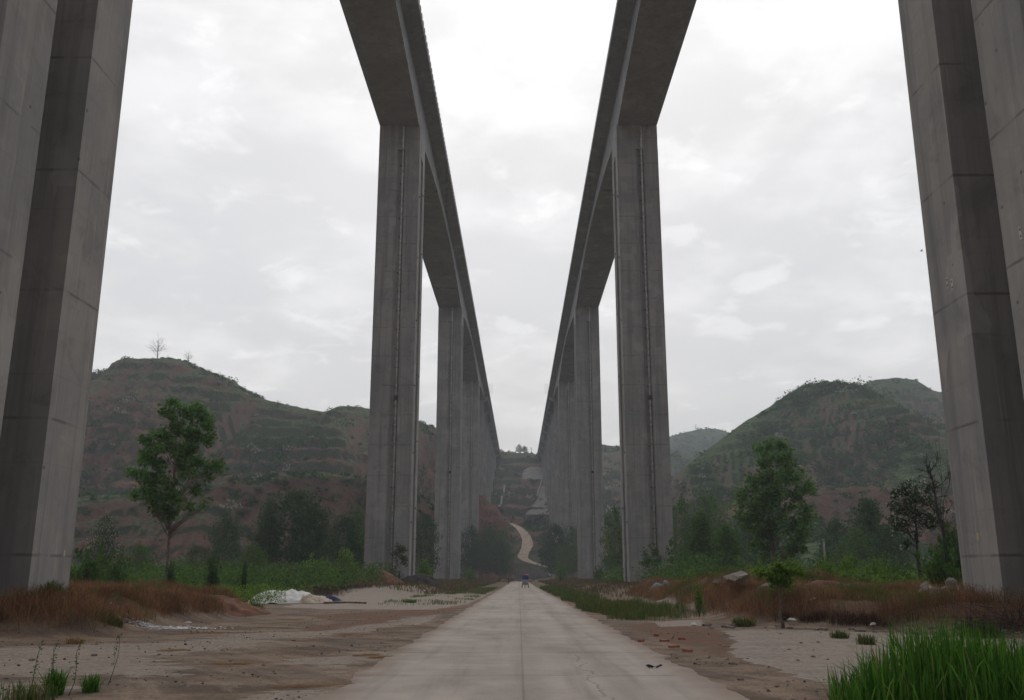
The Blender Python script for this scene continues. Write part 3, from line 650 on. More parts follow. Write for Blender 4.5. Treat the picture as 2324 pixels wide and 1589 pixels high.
fitted('locust_tree', 'locust tree with hanging white blossom beside the near pier and the rubble', 'tree', 2085, 62, 1290,
       [(2075, 1095, 18, 10), (2050, 1110, 22, 14), (2085, 1112, 26, 16), (2105, 1105, 16, 12), (2035, 1125, 14, 12), (2060, 1135, 26, 16), (2095, 1135, 28, 18), (2030, 1150, 12, 12), (2055, 1160, 26, 16), (2090, 1165, 30, 18), (2125, 1165, 16, 14), (2030, 1180, 16, 12), (2060, 1190, 26, 16), (2100, 1185, 26, 16), (2040, 1200, 16, 10), (2075, 1210, 20, 12), (2055, 1235, 10, 12)],
       'leaf_bloom', .2, 4200, .16, 7, (), 'dark_bark')
# bare trees
def bare(name, label, u0, Y, vb, segs, tr, seed, cat='tree'):
    b = P(u0, vb, Y); base = Vector((b.x, Y, terrain_z(b.x, Y) - .1)); q = random.Random(seed); m = MB(); w = MB()
    for k, s in enumerate(segs):
        pts = [P(u, v, Y) - base for u, v in s]
        if k == 0: pts[0] = Vector((pts[0].x, 0, 0))
        r0 = tr if k == 0 else tr * .3
        yo = 0 if k == 0 else q.uniform(-1, 1)
        for i, p in enumerate(pts): p.y += yo * .12 * (pts[-1] - pts[0]).length * i / len(pts)
        (m if k == 0 else w).tube(pts, [r0 * (1 - .85 * i / (len(pts) - 1)) for i in range(len(pts))], 6)
        for i in range(1, len(pts)):
            for _ in range(9):
                L = (pts[i] - pts[i - 1]).length
                a = pts[i - 1].lerp(pts[i], q.random()); d = (pts[i] - pts[i - 1]).normalized() + Vector((q.gauss(0, .7), q.gauss(0, .7), q.gauss(.1, .5)))
                p1 = limb(w, a, a + d * L * q.uniform(.25, .75), r0 * .16 + .008, r0 * .05 + .004, q, 0, 3)
                for _ in range(2):
                    d2 = d + Vector((q.gauss(0, .8), q.gauss(0, .8), q.gauss(.2, .6))); limb(w, p1[2], p1[2] + d2 * L * .25, r0 * .1, r0 * .04, q, 0, 2)
    o = empty(name, base, label, cat); link('trunk', m.mesh('trunk', M['dark_bark']), o); link('branches', w.mesh('branches', M['dark_bark']), o)
    return o
bare('bare_tree', 'leafless dark tree reaching up beside the near pier behind the blossoming locust', 2160, 58, 1250,
     [[(2150, 1250), (2140, 1200), (2128, 1165), (2122, 1120), (2118, 1095), (2108, 1070), (2100, 1045)], [(2125, 1160), (2110, 1148), (2095, 1140), (2085, 1138)], [(2120, 1110), (2140, 1095), (2152, 1080), (2160, 1060)], [(2118, 1095), (2112, 1075), (2095, 1068), (2085, 1066)], [(2124, 1130), (2145, 1125), (2170, 1150)], [(2110, 1072), (2125, 1050), (2128, 1030)]], .11, 4)
# small trees near the piers, sapling on the bank
fitted('sapling', 'slim sapling with brown trunk standing on the weedy bank in front of the poplar', 'tree', 1775, 32, 1420,
       [(1768, 1290, 16, 10), (1745, 1302, 16, 8), (1790, 1300, 16, 8), (1765, 1315, 20, 9), (1785, 1325, 10, 7), (1755, 1330, 10, 6), (1815, 1300, 10, 5), (1725, 1300, 10, 5)], 'leaf_light', .12, 1500, .07, 12)
fitted('sapling', 'sparse young tree standing against the front of the second pier, near the hatted person', 'tree', 895, 132, 1320,
       [(905, 1240, 8, 8), (915, 1250, 10, 10), (900, 1258, 10, 10), (912, 1268, 12, 10), (905, 1280, 10, 9), (918, 1272, 8, 10), (893, 1295, 6, 10), (896, 1310, 6, 8)], 'leaf_olive', .3, 900, .09, 13)
fitted('sapling', 'young leafy tree in front of the second pier above the blue rubbish heap', 'tree', 1478, 126, 1315,
       [(1472, 1240, 9, 9), (1462, 1252, 12, 9), (1485, 1255, 12, 10), (1475, 1268, 16, 10), (1490, 1275, 12, 9), (1462, 1282, 10, 8), (1492, 1300, 8, 8), (1486, 1312, 7, 7)], 'leaf_mid', .32, 1100, .09, 14)
fitted('sapling', 'narrow wispy young tree at the outer corner of the second pier', 'tree', 1528, 122, 1312,
       [(1524, 1232, 5, 9), (1518, 1248, 6, 9), (1528, 1255, 7, 10), (1522, 1272, 7, 10), (1532, 1285, 8, 9), (1526, 1300, 8, 8)], 'leaf_mid', .3, 700, .07, 15)

# prototypes of bushy trees (unit metres, about 10 m tall) and shrubs (1 m)
BO = [(0.05, 2.2), (.2, 3.7), (.45, 4.3), (.7, 3.6), (.88, 2.2), (1, .5)]
PO = [(0.05, 1.2), (.25, 2.2), (.5, 2.3), (.75, 1.6), (.92, .8), (1, .2)]
TREES = {}
for k, (lm, ol) in enumerate((('leaf_dark', BO), ('leaf_mid', BO), ('leaf_dark', PO), ('leaf_mid', PO), ('leaf_dark', BO), ('leaf_bloom', BO), ('leaf_olive', BO))):
    TREES[k] = tree_meshes(10, ol, .06 if k < 5 else .12, 40 + k, lm, .36 if k < 5 else .3, 5200, .16, 30, .35, .15)
def shrub_mesh(seed, lm, n=1500, leaf=.085):
    q = random.Random(seed); B = []
    for i in range(14):
        a = q.uniform(0, 6.28); r = q.uniform(0, .55); s = q.uniform(.16, .3); B.append((math.cos(a) * r, math.sin(a) * r, .25 + q.uniform(0, .5) * (1 - r), s, s, s * .9, s * s))
    for i in range(9):
        a = q.uniform(0, 6.28); r = q.uniform(.1, .6); B.append((math.cos(a) * r, math.sin(a) * r, q.uniform(.75, .98) * (1 - r * .4), .07, .07, .13, .012))
    tot = sum(b[6] for b in B); pts = blobs([(*b[:6], n * b[6] / tot) for b in B]); pts[:, 2] = np.abs(pts[:, 2])
    m = MB()
    for i in range(9): limb(m, (q.uniform(-.06, .06), q.uniform(-.06, .06), 0), (q.uniform(-.5, .5), q.uniform(-.5, .5), q.uniform(.5, .85)), .018, .005, q)
    return m.mesh('stems', M['dark_bark']), leaf_mesh('foliage', pts, leaf, M[lm])
SHRUBS = {k: shrub_mesh(60 + k, lm) for k, lm in enumerate(('leaf_light', 'leaf_mid', 'leaf_dark', 'leaf_light', 'leaf_olive', 'leaf_bloom'))}
def ptree(k, u, vt, w, Y, label, group=None, name='tree', cat='tree', sink=0.0):
    p, h = height(u, vt, Y); q = rnd
    o = empty(name, (p.x, Y, p.z - h - .1 - sink), label, cat, group); s = (h + sink) / 10.0; wd = w * Y / 2155 / (8.6 if k not in (2, 3) else 4.8)
    o.scale = (wd, wd, s); o.rotation_euler.z = q.uniform(0, 6)
    link('trunk', TREES[k][0], o); link('crown', TREES[k][1], o); return o
def pshrub(k, u, vt, w, Y, label, group=None, name='shrub'):
    p, h = height(u, vt, Y); h = max(h, .3)
    o = empty(name, (p.x, Y, p.z - h - .05), label, 'shrub', group); wd = w * Y / 2155 / 1.5
    o.scale = (wd, wd, h); o.rotation_euler.z = rnd.uniform(0, 6)
    link('stems', SHRUBS[k][0], o); link('foliage', SHRUBS[k][1], o); return o
gA = 'dark trees in the thicket below the terraced hill'
ptree(0, 668, 1112, 165, 150, 'biggest dark bushy tree of the thicket below the red terrace', gA)
ptree(4, 612, 1145, 60, 146, 'narrow dark tree leaning on the flank of the biggest thicket tree', gA)
ptree(4, 716, 1140, 90, 152, 'dark tree between the biggest thicket tree and the second pier', gA)
ptree(0, 785, 1172, 95, 140, 'low dark round tree touching the second pier, toothed viaduct', gA)
ptree(1, 813, 1150, 60, 160, 'dark tree half hidden by the second pier of the toothed viaduct', gA)
ptree(0, 515, 1168, 75, 165, 'small square-topped dark tree between the poplar and the biggest thicket tree', gA)
ptree(5, 243, 1170, 75, 120, 'low blossoming locust with whitish sprays beside the near pier and the poplar', None, 'locust_tree')
ptree(1, 320, 1235, 80, 125, 'dim green tree just behind the bare poplar trunk', gA)
ptree(6, 450, 1240, 100, 130, 'dull olive tree behind the low weeds right of the poplar trunk', gA)
ptree(1, 575, 1235, 80, 118, 'dull green bush-like tree in front of the thicket', gA)
gB = 'trees along the foot of the green hill'
ptree(3, 1592, 1160, 75, 130, 'yellowish green bushy tree next to the second pier on the rubble side', gB)
ptree(3, 1648, 1190, 70, 125, 'shorter yellowish green tree between the pier-side tree and the broad poplar', gB)
ptree(1, 1545, 1130, 90, 185, 'hazy green tree close behind the second pier on the rubble side', gB)
ptree(1, 1610, 1120, 110, 200, 'tall hazy green tree behind the yellowish trees', gB)
ptree(0, 1690, 1165, 90, 190, 'hazy dark tree just behind the flank of the broad poplar', gB)
ptree(2, 1968, 1130, 90, 150, 'tall dark tree between the utility pole and the blossoming locust', gB)
ptree(0, 1895, 1178, 95, 160, 'low dark tree behind the utility pole', gB)
ptree(1, 1945, 1200, 110, 140, 'wide dim tree in front of the tall dark tree', gB)
ptree(0, 2010, 1190, 100, 130, 'dark tree filling the gap beside the blossoming locust', gB)
ptree(1, 2150, 1180, 70, 60, 'leafy tree below the bare branches at the near pier', gB)
ptree(1, 1393, 1150, 60, 185, 'dark green tree seen through the gap between second and third piers, rubble side', gB)
ptree(0, 968, 1170, 60, 200, 'dark green tree seen through the gap between second and third piers, toothed side', gB)
gC = 'trees under the far end of the viaducts'
for i, (k, u, vt, w, Y, lb) in enumerate(((0, 1072, 1195, 60, 345, 'dark tree at the foot of the fourth pier, toothed side'), (4, 1110, 1192, 70, 355, 'round dark tree beside the red slope'), (1, 1140, 1198, 52, 350, 'dark tree next to the pale dirt track'), (0, 1090, 1225, 70, 320, 'low dark tree in front of the fourth pier, toothed side'), (4, 1134, 1225, 56, 325, 'low dark bush-like tree where the track bends'),
        (0, 1262, 1190, 70, 350, 'dark tree between the track and the fourth pier, rubble side'), (1, 1300, 1195, 50, 345, 'dark tree covering the foot of the fourth pier, rubble side'), (4, 1252, 1222, 44, 345, 'small dark tree closest to the track on its outer bend'), (1, 1285, 1235, 60, 330, 'low green tree before the fourth pier, rubble side'))):
    ptree(k, u, vt, w, Y, lb, gC)
# shrubs
gS = 'fresh green shrubs behind the weedy bank'
for k, u, vt, w, Y, lb in ((1, 205, 1215, 130, 66, 'large bright green shrub against the near pier on the poplar side'), (1, 265, 1232, 90, 70, 'green shrub between the large bright shrub and the poplar'), (2, 392, 1262, 30, 62, 'small dark shrub at the foot of the poplar'), (2, 490, 1250, 40, 66, 'small dark pointed shrub right of the poplar'), (2, 558, 1262, 24, 64, 'narrow dark shrub like a post'),
        (0, 715, 1255, 110, 108, 'light green shrub before the thicket trees'), (3, 785, 1238, 85, 112, 'taller light green shrub touching the second pier, toothed viaduct'), (1, 650, 1275, 70, 100, 'dull green shrub above the dark burnt weeds'), (3, 962, 1262, 50, 150, 'green shrub between the second and third piers, toothed viaduct')):
    pshrub(k, u, vt, w, Y, lb, gS)
gT = 'low green shrubs along the rubble mounds'
for k, u, vt, w, Y, lb in ((1, 2120, 1215, 120, 48, 'large dark green bush against the near pier by the rubble'), (2, 2165, 1190, 90, 50, 'dark bush squeezed behind the near pier edge'), (0, 1725, 1268, 70, 62, 'fresh green shrub before the poplar trunk'), (3, 1800, 1262, 90, 60, 'fresh green shrub right of the sapling top'), (0, 1865, 1258, 80, 58, 'spreading fresh shrub beneath the utility pole'), (3, 1925, 1252, 90, 62, 'taller fresh green shrub right of the utility pole'), (0, 1985, 1262, 90, 58, 'flat topped fresh shrub before the tall dark tree'), (1, 2045, 1270, 80, 56, 'green shrub below the blossoming locust'), (1, 1840, 1290, 90, 54, 'low spreading shrub on top of the soil mound'), (1, 1950, 1295, 110, 54, 'low wide shrub behind the soil mound'),
        (1, 1560, 1245, 70, 118, 'green shrub by the outer corner of the second pier'), (1, 1690, 1285, 60, 70, 'small green shrub behind the broken slabs'), (0, 1583, 1318, 30, 42, 'small leafy weed bush on the bank above the grass verge'), (1, 1358, 1275, 40, 190, 'small green bush at the foot of the third pier'), (0, 1272, 1272, 36, 250, 'light green bush in front of the white car'), (0, 1068, 1285, 40, 230, 'light green bush beside the road end, toothed side')):
    pshrub(k, u, vt, w, Y, lb, gT)

# single trees on the hill crests
def crest(h, u, Y, vt, w, k, label, name='tree'):
    p = P(u, vt, Y); z = float(hz(h, np.array([p.x]), np.array([Y]))[0])
    hgt = p.z - z; o = empty(name, (p.x, Y, z - .3), label, 'tree'); wd = w * Y / 2155 / 8.6; o.scale = (wd, wd, max(hgt, 1) / 10); link('trunk', TREES[k][0], o); link('crown', TREES[k][1], o); return o
def ridge_y(h, u, vt, y0):
    p = P(u, vt, y0); ys = h[2]; zz = np.array([float(hz(h, np.array([P(u, vt, y).x]), np.array([y]))[0]) / y for y in ys]); return float(ys[int(np.argmax(zz))])
Yc = ridge_y(hl, 358, 800, 430)
def hillbare(u, vtop, vb, Y, label, seed, tr):
    w = vb - vtop
    segs = [[(u, vb), (u, vb - w * .35), (u + w * .05, vb - w * .6), (u + w * .02, vtop)]]
    for dx, a, b in ((-.45, .3, .75), (.45, .3, .7), (-.3, .45, .95), (.35, .5, .95), (.5, .28, .45), (-.5, .25, .5)): segs.append([(u, vb - w * a), (u + dx * w * .6, vb - w * (a + b) / 2), (u + dx * w, vb - w * b)])
    return bare('bare_tree', label, u, Y, vb, segs, tr, seed)
hillbare(358, 772, 808, Yc, 'leafless tree alone on the flat summit of the reddish hill', 21, .26)
hillbare(427, 802, 820, ridge_y(hl, 427, 815, 430), 'small leafless tree near the edge of the flat reddish summit', 22, .16)
crest(hc, 1178, 712, 1008, 16, 1, 'green tree on the ridge between the two viaduct ends'); crest(hc, 1190, 714, 1012, 18, 4, 'wider green tree on the ridge between the two viaduct ends')
# ------------------------------------------------------------------ grass, weeds, scrub
def blades(name, B, h, w, lean, mat, parent=None, zoff=0.0, hvar=.35):
    B = np.asarray(B); n = len(B); h = np.broadcast_to(h, n) * NR.uniform(1 - hvar, 1 + hvar * .6, n); w = np.broadcast_to(w, n)
    az = NR.uniform(0, 6.283, n); la = np.abs(NR.normal(0, 1, n)) * lean
    d = np.stack([np.cos(az), np.sin(az), np.zeros(n)], 1); sd = np.stack([-np.sin(az + NR.normal(0, .8, n)), np.cos(az), np.zeros(n)], 1); sd /= np.linalg.norm(sd, axis=1, keepdims=True)
    up = np.array([0, 0, 1.0]); V = []
    for t, k, ww in ((0, 0, .8), (.5, .3, 1.0), (.85, .75, .6), (1, 1.05, .06)):
        c = B + d * (la * k * h)[:, None] + up * (h * (t - .25 * la * k * k))[:, None]; V += [c - sd * (w * ww * .5)[:, None], c + sd * (w * ww * .5)[:, None]]
    V = np.stack(V, 1).reshape(-1, 3); i = np.arange(n) * 8
    Fc = np.stack([np.stack([i + 2 * k, i + 2 * k + 1, i + 2 * k + 3, i + 2 * k + 2], 1) for k in range(3)], 1).reshape(-1, 4)
    tn = np.clip(.85 * NR.uniform(0, 1, n) * (.35 + 1.3 * ss(.35, .62, fbm(B[:, 0] / 1.3, B[:, 1] / 1.3, 97, 3))), 0, .87)
    tn = np.where((NR.uniform(0, 1, n) < .04 + .75 * ss(.57, .66, fbm(B[:, 0] / 1.7 + 40, B[:, 1] / 1.7, 98, 3))) & (name == 'dry_weeds'), .95, tn) if name == 'dry_weeds' else NR.uniform(0, 1, n)
    return link(name, npmesh(name, V, Fc, mat, False, np.repeat(tn, 8)), parent)
def scatter(n, x0, x1, y0, y1, keep):
    x = NR.uniform(x0, x1, n); y = NR.uniform(y0, y1, n); k = NR.uniform(0, 1, n) < keep(x, y); x, y = x[k], y[k]
    return np.stack([x, y, gz(x, y) - .02], 1)
fb = lambda x, y, s, a, b, f=1.0: ss(a, b, fbm(x * f, y * f, s, 3))
pier_free = lambda x, y: ~((np.abs(np.abs(x) - 19.05) < 3.3) & (((y > 25) & (y < 32.5)) | ((y > 136) & (y < 143.5))))
# dry brown weeds
L = scatter(330000, -32, -9.5, 26, 72, lambda x, y: ss(.03, .4, bank_l(x, y)) * (.3 + .7 * fb(x, y, 71, .36, .54, .7)) * pier_free(x, y))
hh = .15 + 1.15 * fbm(L[:, 0] / 1.6, L[:, 1] / 1.6, 72, 4) ** 1.5
hh = hh * (1 - .6 * ss(40, 46, L[:, 1]) * ss(-13.5, -11.5, L[:, 0]))
tag(blades('dry_weeds', L, hh * .8, .012, .95, M['dry']), 'brown dead weeds covering the bank before the poplar and the near pier', kind='stuff')
L = scatter(520000, 6.5, 40, 26, 92, lambda x, y: ss(.02, .35, bank_r(x, y)) * (.4 + .6 * fb(x, y, 73, .36, .54, .6)) * pier_free(x, y))
hh = .2 + 1.3 * fbm(L[:, 0] / 1.6, L[:, 1] / 1.6, 74, 4) ** 1.6
tag(blades('dry_weeds', L, hh * .8, .012, 1.0, M['dry']), 'brown dead weeds over the rubble bank before the broad poplar', kind='stuff')
L = np.concatenate([scatter(40000, -30, -13.5, 60, 100, lambda x, y: ss(0, 2.5, -14.5 - .09 * (y - 62) * 0 - x) * (.3 + .7 * fb(x, y, 75, .35, .5, .5)) * (y > 64)), scatter(30000, 6.8, 16, 28, 36, lambda x, y: ss(.02, .1, bank_r(x, y)) * (1 - ss(.2, .5, bank_r(x, y))) * fb(x, y, 93, .47, .58, .8) * .8), scatter(12000, 15, 21, 23, 27.5, lambda x, y: ss(0, 1.5, x - 15.2))])
tag(blades('burnt_weeds', L, .5 * fbm(L[:, 0] / 1.5, L[:, 1] / 1.5, 91, 3) + .12, .014, 1.0, M['dry_dark']), 'dark dead weeds along the back of the pad and the foot of the banks', kind='stuff')
# far ground cover in dry and olive tones
L = np.concatenate([scatter(60000, -80, -6.5, 95, 330, lambda x, y: .25 + .75 * fb(x, y, 76, .4, .55, .15)), scatter(60000, 6.5, 80, 80, 330, lambda x, y: .25 + .75 * fb(x, y, 77, .4, .55, .15))])
L = L[pier_free(L[:, 0], L[:, 1])]
tag(blades('rough_grass', L, .4 + .0015 * (L[:, 1] - 60).clip(0, 150), .03 + .0004 * L[:, 1], .5, leafmat('rough_grass', (.11, .06, .032), (.2, .13, .07), .3, (.07, .11, .035), .7)), 'rough brown and green grass on the flat valley floor', kind='stuff')
# green verge grass beside the road
def verge(x, y):
    e = 3.35 + .35 * np.sin(y * .33) ; w = 1.2 + 2.6 * ss(34, 42, y) * (1 - ss(52, 70, y)) + 1.0 * ss(50, 80, y)
    return ss(0, .5, x - e) * (1 - ss(-.6, .9, x - e - w + 2.4 * (fbm(x, y, 92, 3) - .5))) * ss(35, 43, y + (x - 6) * .4 + 9 * (fbm(x / 1.3, y / 1.3, 94, 3) - .5))
L = scatter(230000, 3.2, 9.5, 35, 150, lambda x, y: verge(x, y) * (.08 + .92 * fb(x, y, 78, .42, .54, .7)))
tag(blades('verge_grass', L, .06 + 1.15 * fbm(L[:, 0] / 1.0, L[:, 1] / 1.4, 79, 4) ** 2.0, .012 + .0001 * L[:, 1], .4, M['verge']), 'green grass verge beside the concrete road', kind='stuff')
L = scatter(40000, -9, -3.3, 55, 160, lambda x, y: ss(0, .8, -3.1 - x - .03 * (y - 55) * 0) * fb(x, y, 80, .55, .64, .45) * ss(55, 75, y))
tag(blades('verge_grass', L, .22, .02, .4, M['verge']), 'thin grass patches on the pad edge opposite the verge', kind='stuff')
# undergrowth bands
def leaves_on(Bs, h, n, leaf, mat, name, label, w=.35):
    k = len(Bs); hh = h * NR.uniform(.5, 1.2, k); i = np.repeat(np.arange(k), n); t = NR.uniform(.1, 1, len(i)) ** .8
    C = Bs[i] + np.stack([NR.normal(0, w, len(i)) * (1.1 - t * .6), NR.normal(0, w, len(i)) * (1.1 - t * .6), hh[i] * t], 1)
    return tag(link(name, leaf_mesh(name, C, leaf, mat)), label, kind='stuff')
L = scatter(900, -42, -15, 56, 78, lambda x, y: (.4 + .6 * fb(x, y, 81, .4, .55, .3)) * ss(0, 3, -13.5 - x - (y - 56) * .12))
leaves_on(L, 1.1, 46, .13, M['leaf_light'], 'leafy_weeds', 'fresh green leafy weeds behind the brown bank around the poplar', .2)
L = scatter(1500, -75, -17, 76, 150, lambda x, y: .4 + .6 * fb(x, y, 82, .4, .55, .12)); L = L[pier_free(L[:, 0], L[:, 1])]
leaves_on(L, 2.4, 46, .3, M['leaf_mid'], 'undergrowth', 'dull green undergrowth in front of the dark thicket trees', .8)
L = scatter(900, 13, 52, 52, 78, lambda x, y: (.3 + .7 * fb(x, y, 83, .4, .55, .3)) * ss(0, 5, x - 12 - (y < 60) * 3))
leaves_on(L, 1.1, 50, .14, M['leaf_light'], 'leafy_weeds', 'fresh green leafy weeds behind the rubble bank', .35)
L = scatter(1700, 15, 85, 80, 190, lambda x, y: .4 + .6 * fb(x, y, 84, .4, .55, .12)); L = L[pier_free(L[:, 0], L[:, 1])]
leaves_on(L, 2.6, 46, .32, M['leaf_mid'], 'undergrowth', 'dull green undergrowth around the broad poplar and the utility pole', .9)
L = scatter(1100, 7.5, 26, 29, 66, lambda x, y: ss(.3, .6, bank_r(x, y)) * fb(x, y, 85, .5, .6, .4)); L2 = scatter(120, -18, -11, 29, 50, lambda x, y: ss(.2, .6, bank_l(x, y)) * fb(x, y, 86, .5, .6, .4))
leaves_on(np.concatenate([L, L2]), .5, 34, .07, M['leaf_mid'], 'leafy_weeds', 'small green weeds sprouting among the brown dead weeds', .16)
# scrub on the hills
EXCL = [(x, y, 6.0) for x, y, z in PATH[::4]] + [(p.x, p.y, 9) for p in (hit(*c) for c in ((1195, 1075), (1215, 1070), (1240, 1072), (1210, 1158), (1225, 1140), (1240, 1120), (1250, 1150)))]
def scrub(h, n, size, nl, leaf, mat, label, dens, tmin=.0, tmax=.97, hgt=1.0):
    o, xs, ys, z, t, d, me = h; gy_, gx_ = np.gradient(z, ys[1] - ys[0]); sl = np.hypot(gx_, gy_)
    iy = NR.integers(0, len(ys) - 1, n * 6); ix = NR.integers(0, len(xs) - 1, n * 6)
    X = xs[ix] + NR.uniform(0, 1, len(ix)) * (xs[1] - xs[0]); Y = ys[iy] + NR.uniform(0, 1, len(ix)) * (ys[1] - ys[0]); tt = t[iy, ix]; dd = d[iy, ix]
    pr = ss(.47, .58, fbm(X / 34, Y / 34, dens, 4)) + .03 + .8 * RIS[id(me)][iy, ix] * ss(.4, .5, fbm(X / 25, Y / 25, dens + 5, 3)) * (1.1 - .75 * ss(.7, 1.5, sl[iy, ix])) + .3 * np.exp(-(tt / .035) ** 2) * ss(.4, .55, fbm(X / 18, Y * 0, dens + 9, 3))
    k = (NR.uniform(0, 1, len(ix)) < pr) & (dd > -6)
    for ex, ey, er in (EXCL if h is hc else []): k &= np.hypot(X - ex, Y - ey) > er
    k = k & (dd > -6) & (tt >= tmin) & (tt < tmax); X, Y, tt = X[k][:n], Y[k][:n], tt[k][:n]
    Z = hz(h, X, Y); ok = Z > -1; X, Y, Z, tt = X[ok], Y[ok], Z[ok], tt[ok]
    s = size * np.exp(NR.normal(-.25, .5, len(X))) * (.5 + .5 * ss(.0, .08, tt)); i = np.repeat(np.arange(len(X)), nl)
    C = np.stack([X, Y, Z], 1)[i] + np.abs(unit(len(i)) * [1, 1, 1.0]) * np.sign(NR.normal(size=(len(i), 3)) * [1, 1, 0] + [0, 0, 1]) * (s[i] * NR.uniform(.02, 1, len(i)) ** .75)[:, None] * [1, 1, .85 * hgt]
    V, Fc = leaf_data(C, leaf * np.sqrt(s[i] / size).clip(.6, 1.6), .7)
    base = NR.uniform(0, 1, len(X)); tn = (base[i] * .55 + NR.uniform(0, 1, len(i)) * .4); tn = np.where(base[i] > .93, .97, tn)
    return tag(link('scrub', npmesh('scrub', V, Fc, mat, False, np.repeat(tn, 4))), label, kind='stuff')
scrub(hl, 4200, 2.3, 40, .8, M['scrub'], 'scrub and small bushes over the flat-topped reddish hill', 201)
scrub(ht, 420, 1.7, 34, .8, M['scrub'], 'scrub on the red terrace below the reddish hill', 202, 0, .5)
scrub(hr, 5600, 2.5, 42, .85, M['scrub'], 'scrub and blossoming bushes over the rounded green hill', 203, .014)
scrub(hrt, 300, 1.6, 30, .8, M['scrub'], 'scrub on the low terrace under the green hill', 204, 0, .6)
scrub(hrb, 1500, 2.6, 26, 1.5, M['scrub_far'], 'bushes on the terraced hill behind the green hill', 205)
scrub(hf, 3200, 5.0, 20, 3.0, M['scrub_far'], 'far wood on the bluish hill', 206, 0, .9, 1.2)
scrub(hm, 1200, 3.5, 24, 2.0, M['scrub_far'], 'bushes on the hill between the piers', 207)
scrub(hc, 1500, 2.4, 30, 1.3, M['scrub'], 'scrub on the slope under the viaduct ends', 208)
# ------------------------------------------------------------------ tall grass close to the camera
c0 = np.array([4.75, 10.3]); n = 5200
r = NR.uniform(0, 1, n) ** .6; a = NR.uniform(0, 6.283, n); bx = c0[0] + 1.45 * r * np.cos(a); by = c0[1] + 1.15 * r * np.sin(a)
B = np.stack([bx, by, gz(bx, by) - .03], 1)
tag(blades('grass_clump', B, (1.09 - .45 * r ** 2) * (.75 + .5 * fbm(bx * 2.2, by * 2.2, 90, 3)), NR.uniform(.012, .028, n), .24, M['grass'], hvar=.35), 'big clump of tall fresh green grass at the edge of the pad close by', 'grass clump')
def tuft(x, y, h, n, rad, mat, label, lean=.45, w=.009, name='grass_tuft'):
    r = NR.uniform(0, 1, n) ** .6 * rad; a = NR.uniform(0, 6.283, n); bx = x + r * np.cos(a); by = y + r * np.sin(a)
    return tag(blades(name, np.stack([bx, by, gz(bx, by) - .02], 1), h, w, lean, M[mat]), label, 'grass tuft', 'separate grass tufts on the muddy ground')
for u, v, h, n, rad, mat, lb in ((122, 1583, .36, 260, .12, 'grass', 'bright grass tuft in the muddy corner, larger of two'), (205, 1577, .26, 160, .12, 'grass', 'bright grass tuft in the muddy corner, smaller of two'), (60, 1600, .3, 220, .35, 'verge', 'yellowish grass patch at the very corner of the mud'), (240, 1434, .32, 420, .5, 'verge', 'spreading green tuft beside the white powder'), (575, 1392, .5, 320, .5, 'verge', 'green tuft at the toe of the soil bank near the white sheet'),
        (930, 1368, .28, 220, .45, 'grass', 'small green tuft alone on the pale pad'), (1905, 1452, .22, 220, .25, 'verge', 'low green tuft behind the tall grass clump'), (1965, 1464, .26, 200, .25, 'verge', 'low green tuft next to the tall grass clump tips'), (2225, 1450, .5, 420, .5, 'verge', 'green tuft at the foot of the bank by the dark brush'), (1690, 1420, .35, 300, .4, 'verge', 'green tuft at the toe of the bank beside the sapling'), (110, 1432, .5, 260, .3, 'verge', 'pale green tuft at the foot of the weedy bank'), (170, 1462, .18, 120, .25, 'straw', 'yellow straw tuft on the mud'), (1640, 1365, .6, 420, .5, 'verge', 'green tuft on the weedy bank near the sapling'), (2000, 1385, .45, 420, .8, 'verge', 'dark green tuft in the middle of the weedy bank')):
    x, y = gp(u, v); tuft(x, y, h, n, rad, mat, lb, .5, .008 + .0003 * y)
# thin seed stalks in the muddy corner
for u, v, lb in ((65, 1590, 'thin grey-green weed stalk nearest the corner'), (100, 1590, 'second thin weed stalk from the corner'), (155, 1585, 'thin weed stalk between the corner stalks and the tufts'), (245, 1560, 'tall leaning dry weed stalk beside the smaller tuft')):
    x, y = gp(u, v); z = g1(x, y); m = MB(); q = random.Random(u)
    top = Vector((x + .1, y, z + .75)); limb(m, (x, y, z), top, .006, .003, q)
    o = m.build('stalk', leafmat('stalk_%d' % u, (.08, .09, .05), (.14, .13, .08)), None)
    Lf = np.array([[x + .1 * t + NR.normal(0, .018), y + NR.normal(0, .018), z + .75 * t] for t in NR.uniform(.35, 1.02, 70)])
    lf = link('seed_head', leaf_mesh('seed_head', Lf, .03, M['leaf_olive'], .5), o); tag(o, lb, 'weed stalk', 'weed stalks in the muddy corner'); o.name = 'weed_stalk'  # small flakes scattered up the stalk form its seed head
